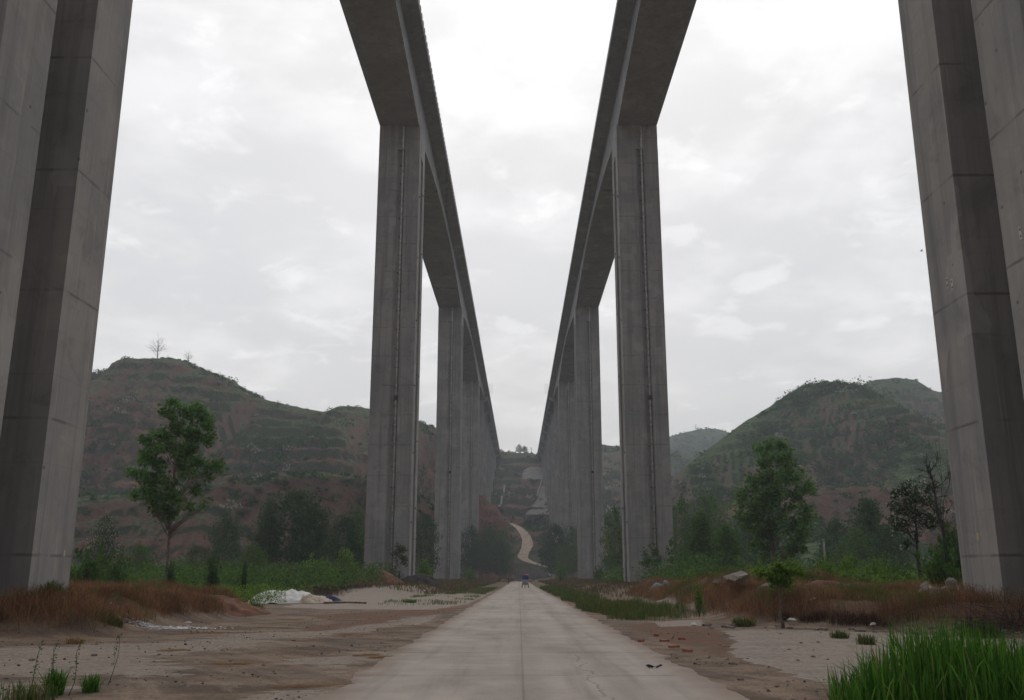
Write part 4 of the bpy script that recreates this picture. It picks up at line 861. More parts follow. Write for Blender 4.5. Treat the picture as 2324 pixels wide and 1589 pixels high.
# ------------------------------------------------------------------ rubble, heaps, litter
M['rubble'] = plain('broken_concrete', (.2, .175, .148), .95, .3, 1.5)
M['rubble_dark'] = plain('dirty_stone', (.17, .14, .115), .95, .4, 1.5)
M['brick'] = plain('red_brick', (.3, .11, .06), .9, .35, 6)
M['soil'] = plain('loose_red_soil', (.13, .062, .036), 1, .45, 1.2)
M['black_soil'] = plain('black_spoil', (.035, .029, .025), 1, .5, 1.5)
M['powder'] = plain('white_powder', (.62, .61, .6), 1, .25, 1.2)
def sit(u, v, Y=None):
    if Y is None: x, y = gp(u, v)
    else: x, y = P(u, v, Y).x, Y
    return x, y, g1(x, y)
def lump(name, u, v, d, mat, label, cat, group, Y=None, rz=0, seed=0, lift=.2, tilt=(0, 0)):
    x, y, z = sit(u, v, Y); m = MB(); m.rock((0, 0, 0), d, seed or int(u * 7 + v), rz)
    if name == 'concrete_slab' and d[2] < .45:
        m = MB(); q2 = random.Random(int(u)); m.box((0, 0, 0), d, rz, taper=.9); m.v = [(x + q2.uniform(-.1, .1), y + q2.uniform(-.1, .1), z + q2.uniform(-.03, .03)) for x, y, z in m.v]
    o = m.build(name, M[mat], None, (x, y, z + d[2] * lift)); o.rotation_euler.x, o.rotation_euler.y = tilt
    return tag(o, label, cat, group)
# upright boulder and slabs by the near pier
gR = 'broken concrete slabs beside the near pier'
lump('boulder', 2162, 1360, (.36, .3, 1.0), 'rubble', 'upright pointed boulder standing beside the near pier base', 'boulder', None, 35, .3, 5, .35)
for u, v, d, lb, Y, rz, tl in ((2100, 1350, (2.4, .9, .25), 'long flat broken slab lying in the rubble by the near pier', 36, .1, (.1, .05)), (2132, 1350, (1.3, .8, .28), 'tilted slab leaning in the rubble by the near pier', 36.5, .4, (.3, .75)), (2142, 1345, (1.2, .7, .2), 'steep narrow slab propped in the rubble by the near pier', 37, -.4, (.2, -.9)), (2118, 1362, (.9, .7, .6), 'blocky lump at the front of the rubble by the near pier', 34.5, .2, (0, .2)), (2150, 1366, (.8, .6, .5), 'rounded lump just before the upright boulder', 34, .5, (.1, 0)), (2180, 1358, (.9, .6, .5), 'dark edged lump between the boulder and the near pier', 35.5, .8, (0, 0))):
    lump('concrete_slab', u, v, d, 'rubble', lb, 'slab', gR, Y, rz, 0, .45, tl)
gR2 = 'broken slabs on top of the soil mound'
for u, v, d, lb, Y, rz, tl in ((1690, 1318, (1.3, .7, .25), 'large pale slab sloping down the soil mound', 46, .3, (.1, .5)), (1668, 1305, (1.2, .8, .4), 'grey slab on the crest of the soil mound', 47, .1, (.2, -.2)), (1655, 1300, (1.4, .5, .2), 'thin flat slab sticking out of the mound crest', 47, .2, (0, .05)), (1705, 1322, (1.2, .6, .3), 'narrow slab at the lower end of the pale slab', 46, -.2, (.1, .5)), (1740, 1335, (.9, .7, .5), 'grey lump below the pale slab', 44, .2, (0, 0)), (1760, 1322, (.8, .6, .5), 'brownish lump on the mound beside the pale slab', 46, .2, (0, 0)), (1838, 1322, (.4, .35, .3), 'rounded dark stone on the next mound top', 44, .2, (0, 0)), (1475, 1303, (.6, .5, .5), 'pale round stone in the weeds near the second pier', 90, 0, (0, 0))):
    lump('concrete_slab', u, v, d, 'rubble', lb, 'slab', gR2, Y, rz, 0, .5, tl)
gL = 'stones and lumps scattered in the dead weeds'
q = random.Random(3)
for k in range(46):
    u, v = q.uniform(1340, 1900), q.uniform(1325, 1385); x, y = gp(u, v)
    if x < 6.9: continue
    s = q.uniform(.15, .42); m = MB(); m.rock((0, 0, 0), (s * 1.5, s, s * .8), 100 + k, q.uniform(0, 3), 1)
    tag(m.build('stone', M['rubble' if k % 3 else 'rubble_dark'], None, (x, y, g1(x, y) + s * .2)), 'pale stone lying among the dead weeds on the rubble side', 'stone', gL)
gD = 'dark clods along the toe of the weedy bank'
for k in range(40):
    u = q.uniform(1600, 2324); v = 1424 + (u - 1640) * .035 + q.uniform(-6, 6); x, y = gp(u, v); s = q.uniform(.08, .22); m = MB(); m.rock((0, 0, 0), (s * 1.6, s, s * .8), 200 + k, q.uniform(0, 3), 1)
    tag(m.build('clod', M['rubble_dark'], None, (x, y, g1(x, y) + s * .15)), 'dark clod of earth at the toe of the bank behind the pale pad', 'clod', gD)
gP = 'small pebbles on the muddy ground'
for k in range(110):
    side = q.random() < .62
    u, v = (q.uniform(0, 1000), q.uniform(1440, 1589)) if side else (q.uniform(1480, 1900), q.uniform(1425, 1570)); x, y = gp(u, v)
    if -3.2 < x < 3.6: continue
    s = .018 + .07 * q.random() ** 2.5; m = MB(); m.rock((0, 0, 0), (s * 1.5, s, s * .8), 300 + k, q.uniform(0, 3), 1)
    tag(m.build('pebble', M['rubble_dark' if q.random() < .7 else 'rubble'], None, (x, y, g1(x, y) + s * .15)), 'small pebble lying on the mud beside the road', 'pebble', gP)
n = 9000; X = np.where(NR.uniform(0, 1, n) < .62, NR.uniform(-17, -3.1, n), NR.uniform(3.3, 14, n)); Y = 11.5 + 38 * NR.uniform(0, 1, n) ** 1.4
k = (bank_l(X, Y) + bank_r(X, Y) < .25) & (fbm(X / 1.4, Y / 1.4, 301, 4) > .5) & ~inpoly(X, Y, PAD[0]); X, Y = X[k], Y[k]; n = len(X); s = .006 + .024 * NR.uniform(0, 1, n) ** 3
D = np.array([(1, 0, 0), (0, 1, 0), (-1, 0, 0), (0, -1, 0), (0, 0, .8), (0, 0, -.6)]); V = np.stack([X, Y, gz(X, Y) + s * .3], 1)[:, None] + s[:, None, None] * (D[None] * NR.uniform(.6, 1.5, (n, 1, 3)) + NR.normal(0, .22, (n, 6, 3)))
T = np.array([(0, 1, 4), (1, 2, 4), (2, 3, 4), (3, 0, 4), (1, 0, 5), (2, 1, 5), (3, 2, 5), (0, 3, 5)])
g = G('gravel'); tn = g.attr('tint').outputs['Fac']; M['gravel'] = g.out(g.mix(g.step(tn, .3, .9), (.06, .05, .042), (.30, .255, .21)), .95)
tag(link('gravel', npmesh('gravel', V.reshape(-1, 3), (T[None] + np.arange(n)[:, None, None] * 6).reshape(-1, 3), M['gravel'], False, np.repeat(NR.uniform(0, 1, n), 6))), 'fine gravel strewn over the mud on both sides of the road', kind='stuff')
gB_ = 'broken red bricks beside the road'
for u, v, d, lb in ((1508, 1455, (.24, .12, .06), 'whole red brick lying on the mud'), (1490, 1443, (.2, .14, .08), 'broken red brick half nearest the road edge'), (1455, 1455, (.16, .12, .07), 'reddish brick crumb at the road edge'), (1548, 1452, (.2, .1, .06), 'flat red brick piece beyond the whole brick'), (1530, 1468, (.3, .1, .05), 'long dark brick sliver'), (1560, 1478, (.22, .12, .06), 'dark brick piece by the pale pad edge')):
    x, y, z = sit(u, v); m = MB(); m.box((0, 0, 0), d, .5 + u, .05); tag(m.build('brick', M['brick'], None, (x, y, z + d[2] * .4)), lb, 'brick', gB_)
# heaps
def heap(name, c, r, h, mat, label, cat, seed, bumps=.3, pw=1.2):
    n = 44; xs = np.linspace(-1.25, 1.25, n); X, Y = np.meshgrid(xs, xs); rr = np.hypot(X, Y)
    wx, wy = c[0] + X * r[0], c[1] + Y * r[1]
    z = h * np.clip(1 - rr, 0, 1) ** pw * (.7 + .6 * fbm(X * 1.6 + seed, Y * 1.6, seed, 3)) + bumps * h * (fbm(X * 6, Y * 6, seed + 3, 3) - .5) * ss(1.05, .7, rr)
    Z = gz(wx, wy) + z - .06 * ss(.85, 1.1, rr) - .3 * ss(1.0, 1.2, rr)
    o = link(name, npmesh(name, np.stack([X * r[0], Y * r[1], Z], -1).reshape(-1, 3), grid_faces(n, n), M[mat], True), None, (c[0], c[1], 0)); return tag(o, label, cat)
x, y, z = sit(850, 1325, 118); heap('soil_heap', (x, y + 2), (3.8, 3.5), 2.2, 'soil', 'brown soil heap in front of the second pier, toothed viaduct', 'soil heap', 5, .25, 1.0)
x, y, z = sit(950, 1339); heap('soil_heap', (x, y + 2), (3.9, 2.6), 1.55, 'black_soil', 'black spoil heap at the far edge of the pale pad', 'soil heap', 6, .3, .8)
x, y, z = sit(510, 1340, 45); heap('soil_heap', (-13.3, 43.6), (2.0, 2.4), .75, 'soil', 'red soil tipped at the end of the weedy bank beside the white sheet', 'soil heap', 7, .5, .9)
x, y, z = sit(1880, 1335, 41); heap('soil_heap', (x, y), (3.6, 2.6), .75, 'soil', 'low orange soil mound behind the sapling', 'soil heap', 8, .4, .9)
x, y, z = sit(338, 1426); n = 2600
a = NR.normal(0, 1, n); b = NR.normal(0, 1, n); X = x + a * .75 + .2 * b; Y = y + .1 + b * .32; k = fbm(X * 2.2, Y * 2.2, 66, 4) > .46; X, Y = X[k], Y[k]
C = np.stack([X, Y, gz(X, Y) + .008 + np.abs(NR.normal(0, .012, len(X)))], 1); V = []
for q4 in ((-1, -.6), (1, -.6), (.8, .7), (-.9, .6)): V.append(C + np.stack([q4[0] * NR.uniform(.02, .07, len(C)), q4[1] * NR.uniform(.02, .07, len(C)), NR.uniform(-.01, .015, len(C))], 1))
tag(link('powder_patch', npmesh('powder_patch', np.stack(V, 1).reshape(-1, 3), np.arange(len(C) * 4).reshape(-1, 4), M['powder'])), 'spilled white powder and flakes on the mud at the toe of the bank', 'powder')
# sheets
def sheet(name, c, r, h, mat, label, cat, seed, lift=0.0, clipx=(-9, 9), rot=0.0, n=90):
    xs = np.linspace(-1, 1, n); X, Y = np.meshgrid(xs, xs); a = np.clip(X * r[0], *clipx) / r[0]; X = a
    rr = np.sqrt(X ** 2 + Y ** 2) / (.86 + .22 * fbm(np.arctan2(Y, X) * 1.3 + 9, X * 0, seed, 3))
    dome = np.clip(1 - rr ** 2.4, 0, 1) ** .8
    fold = np.abs(2 * fbm(X * 3.2 + Y * 1.2 + seed, Y * 2.0 - X * 1.5, seed, 4) - 1); fine = np.abs(2 * fbm(X * 9 - Y * 4, Y * 8, seed + 5, 3) - 1)
    z = h * dome * (.72 + .5 * fbm(X * 1.4, Y * 1.4, seed + 7, 2)) - (.30 * fold + .13 * fine) * min(1, h * 1.6) * ss(1.05, .8, rr) + .05
    px2 = X * r[0]; py2 = Y * r[1]; wx = c[0] + px2 * math.cos(rot) - py2 * math.sin(rot); wy = c[1] + px2 * math.sin(rot) + py2 * math.cos(rot)
    Z = np.maximum(gz(wx, wy) - .03 + .05 * fine, gz(wx, wy) + z - .02) + lift
    V = np.stack([wx - c[0], wy - c[1], Z], -1).reshape(-1, 3); Fc = grid_faces(n, n); R_ = rr.reshape(-1)
    Fc = Fc[(R_[Fc].max(1) < 1.06)]
    o = link(name, npmesh(name, V, Fc, M[mat], True), None, (c[0], c[1], 0)); return tag(o, label, cat)
M['white_sheet'] = plain('white_plastic_sheet', (.50, .485, .455), .6, .28, 1.5)
M['blue_sheet'] = plain('blue_plastic_sheet', (.014, .022, .075), .5, .35, 1.5)
M['tan_sheet'] = plain('dusty_sheet', (.42, .35, .27), .8, .3, 1.5)
tx, ty, tz = sit(640, 1368, 63); ty = 64.0
sheet('plastic_sheet', (tx - .1, ty), (2.6, 2.4), 1.0, 'white_sheet', 'crumpled white plastic sheet over a heap at the edge of the pad', 'sheet', 3)
sheet('plastic_sheet', (tx + 2.0, ty - .6), (1.45, 1.7), .62, 'tan_sheet', 'dusty cream sheet beside the blue one on the covered heap', 'sheet', 4, .0, (-9, 9), -.3)
sheet('plastic_sheet', (tx + 2.3, ty + .3), (1.7, .4), .5, 'blue_sheet', 'narrow blue plastic sheet trailing off the covered heap', 'sheet', 5, .12, (-9, 9), -.32)
for k, (u, v, s) in enumerate(((712, 1340, .5), (728, 1344, .45), (738, 1340, .5), (720, 1347, .4), (746, 1346, .4), (735, 1352, .45))):
    lump('stone', u, v, (s, s, s * .8), 'rubble_dark' if k % 2 else 'rubble', 'grey stone weighing down the far end of the blue sheet', 'stone', 'stones at the end of the blue sheet', 68, k, 0, .3)
x, y, z = sit(735, 1361, 62); m = MB(); m.tube([(0, 0, .08), (1.4, .3, .10), (2.7, .5, .05)], .06, 6); tag(m.build('pole', M['bark'], None, (x, y, z)), 'wooden pole lying on the pad beside the blue sheet', 'pole')
M['blue_rag'] = plain('blue_grey_rag', (.22, .27, .31), .8, .4, 3)
for u, v, r, lb in ((1490, 1333, (.8, .5), 'bluish crumpled rubbish sack, bigger of two in the dead weeds'), (1510, 1337, (.6, .45), 'bluish crumpled rubbish sack, smaller of two in the dead weeds')):
    x, y, z = sit(u, v, 76); sheet('rubbish_sack', (x, y), r, .7, 'blue_rag', lb, 'rubbish sack', int(u), 0, (-9, 9), 0, 40)
M['white_rag'] = plain('white_litter', (.42, .40, .37), .8, .2, 3)
for k, (u, v, Y) in enumerate(((430, 1365, 33), (928, 1412, None), (1530, 1385, None), (1845, 1372, 36), (1980, 1402, 31), (1797, 1400, 34), (1795, 1362, 38), (1640, 1318, 60), (545, 1392, 44), (470, 1395, 42), (2058, 1452, None), (1575, 1418, None), (1690, 1402, 36), (1345, 1385, 52))):
    if k == 1: continue
    x, y, z = sit(u, v, Y); s = .07 + .0022 * y; sheet('litter_scrap', (x, y), (s * (1 + .5 * (k % 3)), s * .6), .05 + .02 * (k % 3), 'white_rag', 'pale crumpled litter scrap caught on the weeds and mud', 'litter', 40 + k, .12 if Y else 0, (-9, 9), k, 16)['group'] = 'pale litter scraps'
x, y, z = sit(1696, 1384, 35); M['orange_rag'] = plain('orange_rag', (.6, .15, .05), .8, .3); sheet('rag', (x, y), (.22, .16), .15, 'orange_rag', 'small orange rag in the dead weeds', 'rag', 77, .1, (-9, 9), 0, 16)
x, y = gp(1484, 1517); m = MB(); q = random.Random(8)
for k in range(7): m.box((q.uniform(-.12, .12), q.uniform(-.05, .05), .03 + q.uniform(0, .02)), (q.uniform(.06, .14), .05, .012), q.uniform(0, 3), q.uniform(-.5, .5), q.uniform(-.4, .4))
tag(m.build('dead_leaf', M['black_soil'], None, (x, y, float(road_z(np.array(y))) + .006)), 'dark dead leaf scrap lying on the road slab', 'leaf')
x, y = gp(635, 1433); m = MB(); m.rock((0, 0, 0), (.3, .25, .2), 9); 
# straw ropes on the mud
gW = 'straw wisps on the muddy ground'
for u, v, L_, lb in ((715, 1556, 1.1, 'longest straw wisp touching the road edge'), (800, 1440, .9, 'thin straw wisp near the pale road-side chip'), (395, 1478, .5, 'short straw bundle in the middle of the mud'), (620, 1422, 1.0, 'straw wisp below the soil bank'), (530, 1510, .6, 'dark straw wisp on the open mud'), (130, 1455, 1.8, 'long straw line along the foot of the bank'), (660, 1405, .9, 'straw wisp beside the tipped soil'), (470, 1440, .8, 'straw wisp next to the white powder'), (830, 1487, .4, 'dark twig near the road edge'), (860, 1532 - 40, .4, 'dark twig further along the road edge')):
    x, y = gp(u, v); n = 90; a = NR.uniform(-1, 1, n) * L_ * .55
    C = np.stack([x + a, y + .18 * np.sin(a * 2.5) + NR.normal(0, .035, n), np.zeros(n)], 1); C[:, 2] = gz(C[:, 0], C[:, 1]) + .012 + np.abs(NR.normal(0, .015, n))
    d = np.stack([np.ones(n), NR.normal(0, .35, n), NR.normal(0, .08, n)], 1) * NR.uniform(.05, .14, n)[:, None]; w = np.array([0, .006, .003])
    V = np.stack([C - d, C - d + w, C + d + w, C + d], 1).reshape(-1, 3)
    tag(link('straw_wisp', npmesh('straw_wisp', V, np.arange(n * 4).reshape(-1, 4), M['straw'], False, np.repeat(NR.uniform(0, 1, n), 4))), lb, 'straw', gW)
# brush pile
m = MB(); q = random.Random(17); x, y, z = sit(2300, 1420, 26.5)
for k in range(110):
    a = Vector((q.gauss(0, .9), q.gauss(0, .7), abs(q.gauss(.2, .25)))); d = Vector((q.gauss(0, 1), q.gauss(0, .6), q.gauss(.25, .4))).normalized() * q.uniform(.5, 1.4)
    limb(m, a, a + d, .012, .004, q, 0, 3)
tag(m.build('brush_pile', M['dark_bark'], None, (x, y, z)), 'pile of dark cut twigs at the foot of the near pier', 'brush pile')
# ------------------------------------------------------------------ far valley head: wall, track, grey slopes, chutes
M['spray'] = plain('sprayed_concrete', (.125, .116, .105), .95, .3, .35)
M['chute'] = plain('pale_concrete', (.24, .23, .215), .9, .15, 1)
M['track'] = plain('pale_dirt_track', (.35, .27, .2), 1, .25, .5)
o, xs, ys, zz, tt, dd, me = hc
gX, gY = np.meshgrid(xs, ys); allF = grid_faces(len(ys), len(xs)); gV = np.stack([gX, gY, zz], -1).reshape(-1, 3)
def facing(rows, lb):
    # rows: (v, left u, right u) from top to bottom; a smooth sprayed skin standing 1.2 m proud of the slope
    yl = [sum(hit(l + (r - l) * k, v).y for k in (.15, .5, .85)) / 3 for v, l, r in rows]; yl = np.polyval(np.polyfit(range(len(rows)), yl, 1 if len(rows) < 4 else 2), range(len(rows)))
    V = []; nr, nc = 22, 26
    for a in range(nr):
        t = a / (nr - 1) * (len(rows) - 1); v, l, r = [float(np.interp(t, range(len(rows)), [q[k] for q in rows])) for k in range(3)]; y = float(np.interp(t, range(len(rows)), yl))
        for b in range(nc):
            s = b / (nc - 1); e = min(1, min(s, 1 - s, a / (nr - 1) + .1, 1.1 - a / (nr - 1)) * 25)
            p = P(l + (r - l) * s + 1.2 * math.sin(a * 1.3) * (s < .2), v, y + 4 - 11.0 * math.sqrt(e) - 5 * math.sin(s * 3.14) * .5); V.append((p.x, p.y, p.z + .5 * (float(vn(np.array([a * .8]), np.array([b * .8]), 4)[0]) - .5)))
    n = nr * nc; V2 = [(x, y + 5, z - 2) for x, y, z in V]
    tag(link('concrete_slope', npmesh('concrete_slope', V + V2, np.concatenate([grid_faces(nr, nc), grid_faces(nr, nc) + n, *[[[a * nc + k, (a + 1) * nc + k, (a + 1) * nc + k + n, a * nc + k + n] for a in range(nr - 1)] for k in (0, nc - 1)], *[[[a * nc + k, a * nc + k + 1, a * nc + k + 1 + n, a * nc + k + n] for k in range(nc - 1)] for a in (0, nr - 1)]]), M['spray'], True)), lb, 'slope facing', 'grey sprayed concrete slopes')
facing([(1059, 1203, 1300), (1066, 1190, 1300), (1078, 1183, 1300), (1089, 1177, 1300)], 'upper grey sprayed concrete slope under the viaduct end')
facing([(1098, 1240, 1320), (1106, 1226, 1320), (1125, 1219, 1320), (1143, 1212, 1320), (1156, 1198, 1320), (1170, 1190, 1320)], 'lower bulging grey sprayed concrete slope beside the track')
def ribbon(name, pts, w, mat, lift, n=40):
    p3 = [hit(*c) for c in pts]; q = []
    for i in range(len(p3) - 1):
        for k in range(8): q.append(p3[i].lerp(p3[i + 1], k / 8))
    q.append(p3[-1]); V = []; Fc = []
    for i, p in enumerate(q):
        t = (q[min(i + 1, len(q) - 1)] - q[max(i - 1, 0)]); t.z = 0; t.normalize(); s = Vector((-t.y, t.x, 0))
        ww = (w if not hasattr(w, '__len__') else float(np.interp(i / (len(q) - 1), np.linspace(0, 1, len(w)), w))) * (1 + .25 * (float(vn(np.array([i * .7]), np.array([1.0]), 3)[0]) - .5))
        for k in range(5):
            c = p + s * ww * (k / 4 - .5); z = max(float(hz(hc, np.array([c.x]), np.array([c.y]))[0]), g1(c.x, c.y)); V.append((c.x, c.y, z + lift))
    return link(name, npmesh(name, V, grid_faces(len(q), 5), M[mat], True))
wd = np.interp(np.linspace(0, 1, len(PATH)), np.linspace(0, 1, 8), [2.6, 3.6, 4.8, 5.4, 5.0, 4.6, 3.4, 2.4]) * (1 + .35 * (fbm(np.arange(len(PATH)) * .3, np.zeros(len(PATH)), 5) - .5))
tg = np.gradient(PATH[:, :2], axis=0); tg /= np.linalg.norm(tg, axis=1, keepdims=True) + 1e-9; nm_ = np.stack([-tg[:, 1], tg[:, 0]], 1); V = []
for k in range(5):
    xy = PATH[:, :2] + nm_ * (wd * (k / 4 - .5))[:, None]; V.append(np.stack([xy[:, 0], xy[:, 1], PATH[:, 2] + .12 - .12 * abs(k - 2) / 2], 1))
tag(link('dirt_track', npmesh('dirt_track', np.stack(V, 1).reshape(-1, 3), grid_faces(len(PATH), 5), M['track'], True)), kind='structure')
for pts, lb in (([(1145, 1104), (1139, 1130), (1133, 1153)], 'thin pale drain chute down the slope above the red soil'), ([(1229, 1055), (1235, 1079)], 'pale drain chute crossing the upper grey slope'), ([(1235, 1088), (1222, 1112), (1212, 1135)], 'pale drain chute between the two grey slopes'), ([(1217, 1172), (1211, 1186)], 'short pale drain chute below the lower grey slope')):
    tag(ribbon('drain_chute', pts, 1.0, 'chute', .6), lb, 'drain chute', 'pale drain chutes on the slope')
m = MB(); q = random.Random(2)
pts = [(-24, 388), (-16, 390), (-8, 391), (0, 391), (6, 389), (11, 386), (17, 380)]; tops = [2.6, 2.8, 3.0, 3.1, 3.4, 3.5, 3.1]
for i in range(len(pts) - 1):
    a, b = pts[i], pts[i + 1]; t0, t1 = tops[i], tops[i + 1]
    m.sweep([[(a[0], a[1], -1.5), (a[0], a[1] + .5, -1.5), (a[0], a[1] + .5, t0), (a[0], a[1], t0)], [(b[0] - .003, b[1], -1.5), (b[0] - .003, b[1] + .5, -1.5), (b[0] - .003, b[1] + .5, t1), (b[0] - .003, b[1], t1)]])
tag(m.build('retaining_wall', M['chute']), 'low grey retaining wall closing the far end of the road', 'wall')
gE = 'lumps and goods heaped at the far end of the road'
for k in range(22):
    x = q.uniform(-9, 5); y = q.uniform(330, 372); s = q.uniform(.4, 1.0); m = MB(); m.rock((0, 0, 0), (s * 1.6, s, s), 500 + k, q.uniform(0, 3), 1)
    cm = ('rubble', 'brick', 'rubble_dark', 'white_rag', 'rubble')[k % 5]
    xx = x - 3 if x < 2.2 and x > -3.4 else x
    tag(m.build('rubbish_lump', M[cm], None, (xx - (2.5 if xx > -3.5 and xx < 3.6 else 0), y, g1(xx, y) + s * .3)), 'small lump of rubbish heaped beside the far end of the road', 'rubbish', gE)
# ------------------------------------------------------------------ vehicles and people
M['trike_grey'] = plain('grey_paint', (.36, .38, .37), .5, .15); M['trike_blue'] = plain('blue_canvas', (.03, .05, .22), .8, .3); M['pink'] = plain('pink_cloth', (.45, .16, .2), .8, .2)
M['tyre'] = plain('tyre_rubber', (.02, .02, .02), .9, .2); M['white_paint'] = plain('white_car_paint', (.75, .75, .74), .25, .04, 1, 0, .5); M['glass'] = plain('dark_glass', (.03, .035, .04), .1, .1, 1, 0, .6)
M['red_lamp'] = plain('red_lamp', (.35, .03, .03), .3, .1); M['metal'] = plain('bare_metal', (.3, .3, .3), .4, .2, 2, .6)
def wheel(name, parent, c, r, w, rim=True):
    m = MB(); n = 20; prof = [(r * .55, -w / 2), (r * .93, -w / 2), (r, -w * .3), (r, w * .3), (r * .93, w / 2), (r * .55, w / 2)]
    secs = [[(x, a * math.cos(t), a * math.sin(t)) for a, x in prof] for t in np.linspace(0, 2 * math.pi, n + 1)]
    m.sweep(secs); o = m.build(name, None, parent, c); o.data.materials.append(M['tyre'])
    q = MB(); q.tube([(-w * .32, 0, 0), (w * .32, 0, 0)], r * .57, 14, False); q.tube([(-w * .45, 0, 0), (w * .45, 0, 0)], r * .16, 8, False); q.build('rim', M['metal'], o); return o
def trike(loc):
    o = empty('cargo_tricycle', loc, 'small grey cargo tricycle with a blue canvas and pink bundle driving away on the road', 'tricycle')
    m = MB(); m.box((0, .15, .86), (1.12, 1.7, .06)); 
    for c, d in (((0, -.69, 1.11), (1.12, .04, .44)), ((-.54, .15, 1.11), (.04, 1.64, .44)), ((.54, .15, 1.11), (.04, 1.64, .44)), ((0, .98, 1.15), (1.12, .04, .52))): m.box(c, d)
    for x in (-.4, 0, .4): m.box((x, -.72, 1.11), (.05, .03, .42))
    m.build('cargo_box', M['trike_grey'], o)
    m = MB(); m.box((0, .2, .68), (.9, 2.6, .1)); m.box((0, -.5, .5), (1.0, .12, .12)); m.box((0, -.72, .7), (1.05, .06, .14)); m.tube([(0, 1.4, .7), (0, 1.75, 1.1)], .05); m.build('frame', M['steel'], o)
    for x in (-.52, .52): wheel('wheel', o, (x, -.2, .31), .31, .12)
    wheel('wheel', o, (0, 1.7, .29), .29, .1)
    m = MB(); secs = []
    for y in np.linspace(-.72, .95, 7):
        s = .02 * math.sin(y * 9); secs.append([(-.5, y, 1.34), (-.52 - s, y, 1.72), (-.42, y, 1.95 + s), (0, y, 2.0 - s), (.42, y, 1.95 + s), (.52 + s, y, 1.72), (.5, y, 1.34)])
    m.sweep(secs); m.build('canopy', M['trike_blue'], o)
    m = MB(); m.rock((.05, .3, 2.08), (1.05, .9, .2), 4); m.build('bundle', M['pink'], o)
    m = MB(); m.box((0, -.76, .72), (.4, .02, .12)); m.build('plate', M['white_rag'], o)
    for x in (-.45, .45): m = MB(); m.box((x, -.76, .74), (.12, .03, .08)); m.build('tail_lamp', M['red_lamp'], o)
    m = MB(); m.tube([(-.35, 1.45, 1.15), (0, 1.6, 1.1), (.35, 1.45, 1.15)], .025); m.build('handlebar', M['steel'], o)
    m = MB(); m.box((0, 1.1, .85), (.4, .4, .16), taper=.8); m.build('seat', M['tyre'], o)
    return o
tp_ = P(1192, 1334, 158); o = trike((tp_.x, 158, float(road_z(np.array(158.))) + .01)); o.rotation_euler.z = .02
def car(loc, rz, label):
    o = empty('parked_car', loc, label, 'car', 'white cars parked at the road end'); o.rotation_euler.z = rz
    W = .88; prof = [(-2.15, .35), (-2.2, .75), (-2.1, .98), (-1.75, 1.05), (-1.2, 1.44), (.1, 1.5), (.55, 1.42), (1.1, 1.0), (1.95, .86), (2.15, .62), (2.12, .35)]
    m = MB(); secs = []
    for x in np.linspace(-1, 1, 9):
        secs.append([(x * W * (1 - .16 * max(0, z - .95) / .55), y * (1 - .03 * x * x), z - .05 * abs(x) ** 3 * (z > 1.2)) for y, z in prof])
    m.sweep(secs); m.build('body', M['white_paint'], o)
    for nm, rows in (('rear_window', [(-2.0, 1.0, -1.78, 1.08, -1.27, 1.40)]),):
        m = MB(); m.add([(-.66, -1.80, 1.09), (.66, -1.80, 1.09), (.56, -1.27, 1.44), (-.56, -1.27, 1.44), (-.66, -1.78, 1.07), (.66, -1.78, 1.07), (.56, -1.24, 1.42), (-.56, -1.24, 1.42)], [(0, 1, 2, 3), (7, 6, 5, 4), (0, 4, 5, 1), (1, 5, 6, 2), (2, 6, 7, 3), (3, 7, 4, 0)]); m.build('rear_window', M['glass'], o)
        m = MB(); m.add([(-.66, 1.12, 1.04), (.66, 1.12, 1.04), (.56, .60, 1.43), (-.56, .60, 1.43), (-.66, 1.1, 1.0), (.66, 1.1, 1.0), (.56, .57, 1.40), (-.56, .57, 1.40)], [(3, 2, 1, 0), (4, 5, 6, 7), (1, 5, 4, 0), (2, 6, 5, 1), (3, 7, 6, 2), (0, 4, 7, 3)]); m.build('windscreen', M['glass'], o)
    for s in (-1, 1):
        for a, b in ((-1.35, -.35), (-.28, .75)):
            m = MB(); x0, x1 = s * .885, s * .80; m.add([(x0, a - .15 * (a < -1), 1.03), (x0, b + .2 * (b > .5), 1.03), (x1, b - .15 * (b > .5), 1.39), (x1, a + .1, 1.39), (x0 - s * .06, a, 1.03), (x0 - s * .06, b, 1.03), (x1 - s * .06, b, 1.39), (x1 - s * .06, a, 1.39)], [(0, 1, 2, 3), (7, 6, 5, 4), (0, 4, 5, 1), (1, 5, 6, 2), (2, 6, 7, 3), (3, 7, 4, 0)]); m.build('side_window', M['glass'], o)
        for y in (-1.35, 1.35): wheel('wheel', o, (s * .82, y, .33), .33, .2)
        m = MB(); m.box((s * .68, -2.17, .82), (.26, .08, .16)); m.build('tail_lamp', M['red_lamp'], o)
        m = MB(); m.box((s * .62, 2.08, .68), (.34, .12, .14)); m.build('headlight', M['metal'], o)
    return o
for u, Y, rz, lb in ((1249, 372, .1, 'white car seen from behind, parked at the road end before the grey wall'), (1301, 366, 1.0, 'white car turned sideways, parked against the third pier of the rubble side')):
    p = P(u, 1310, Y); car((p.x, Y, terrain_z(p.x, Y)), rz, lb)
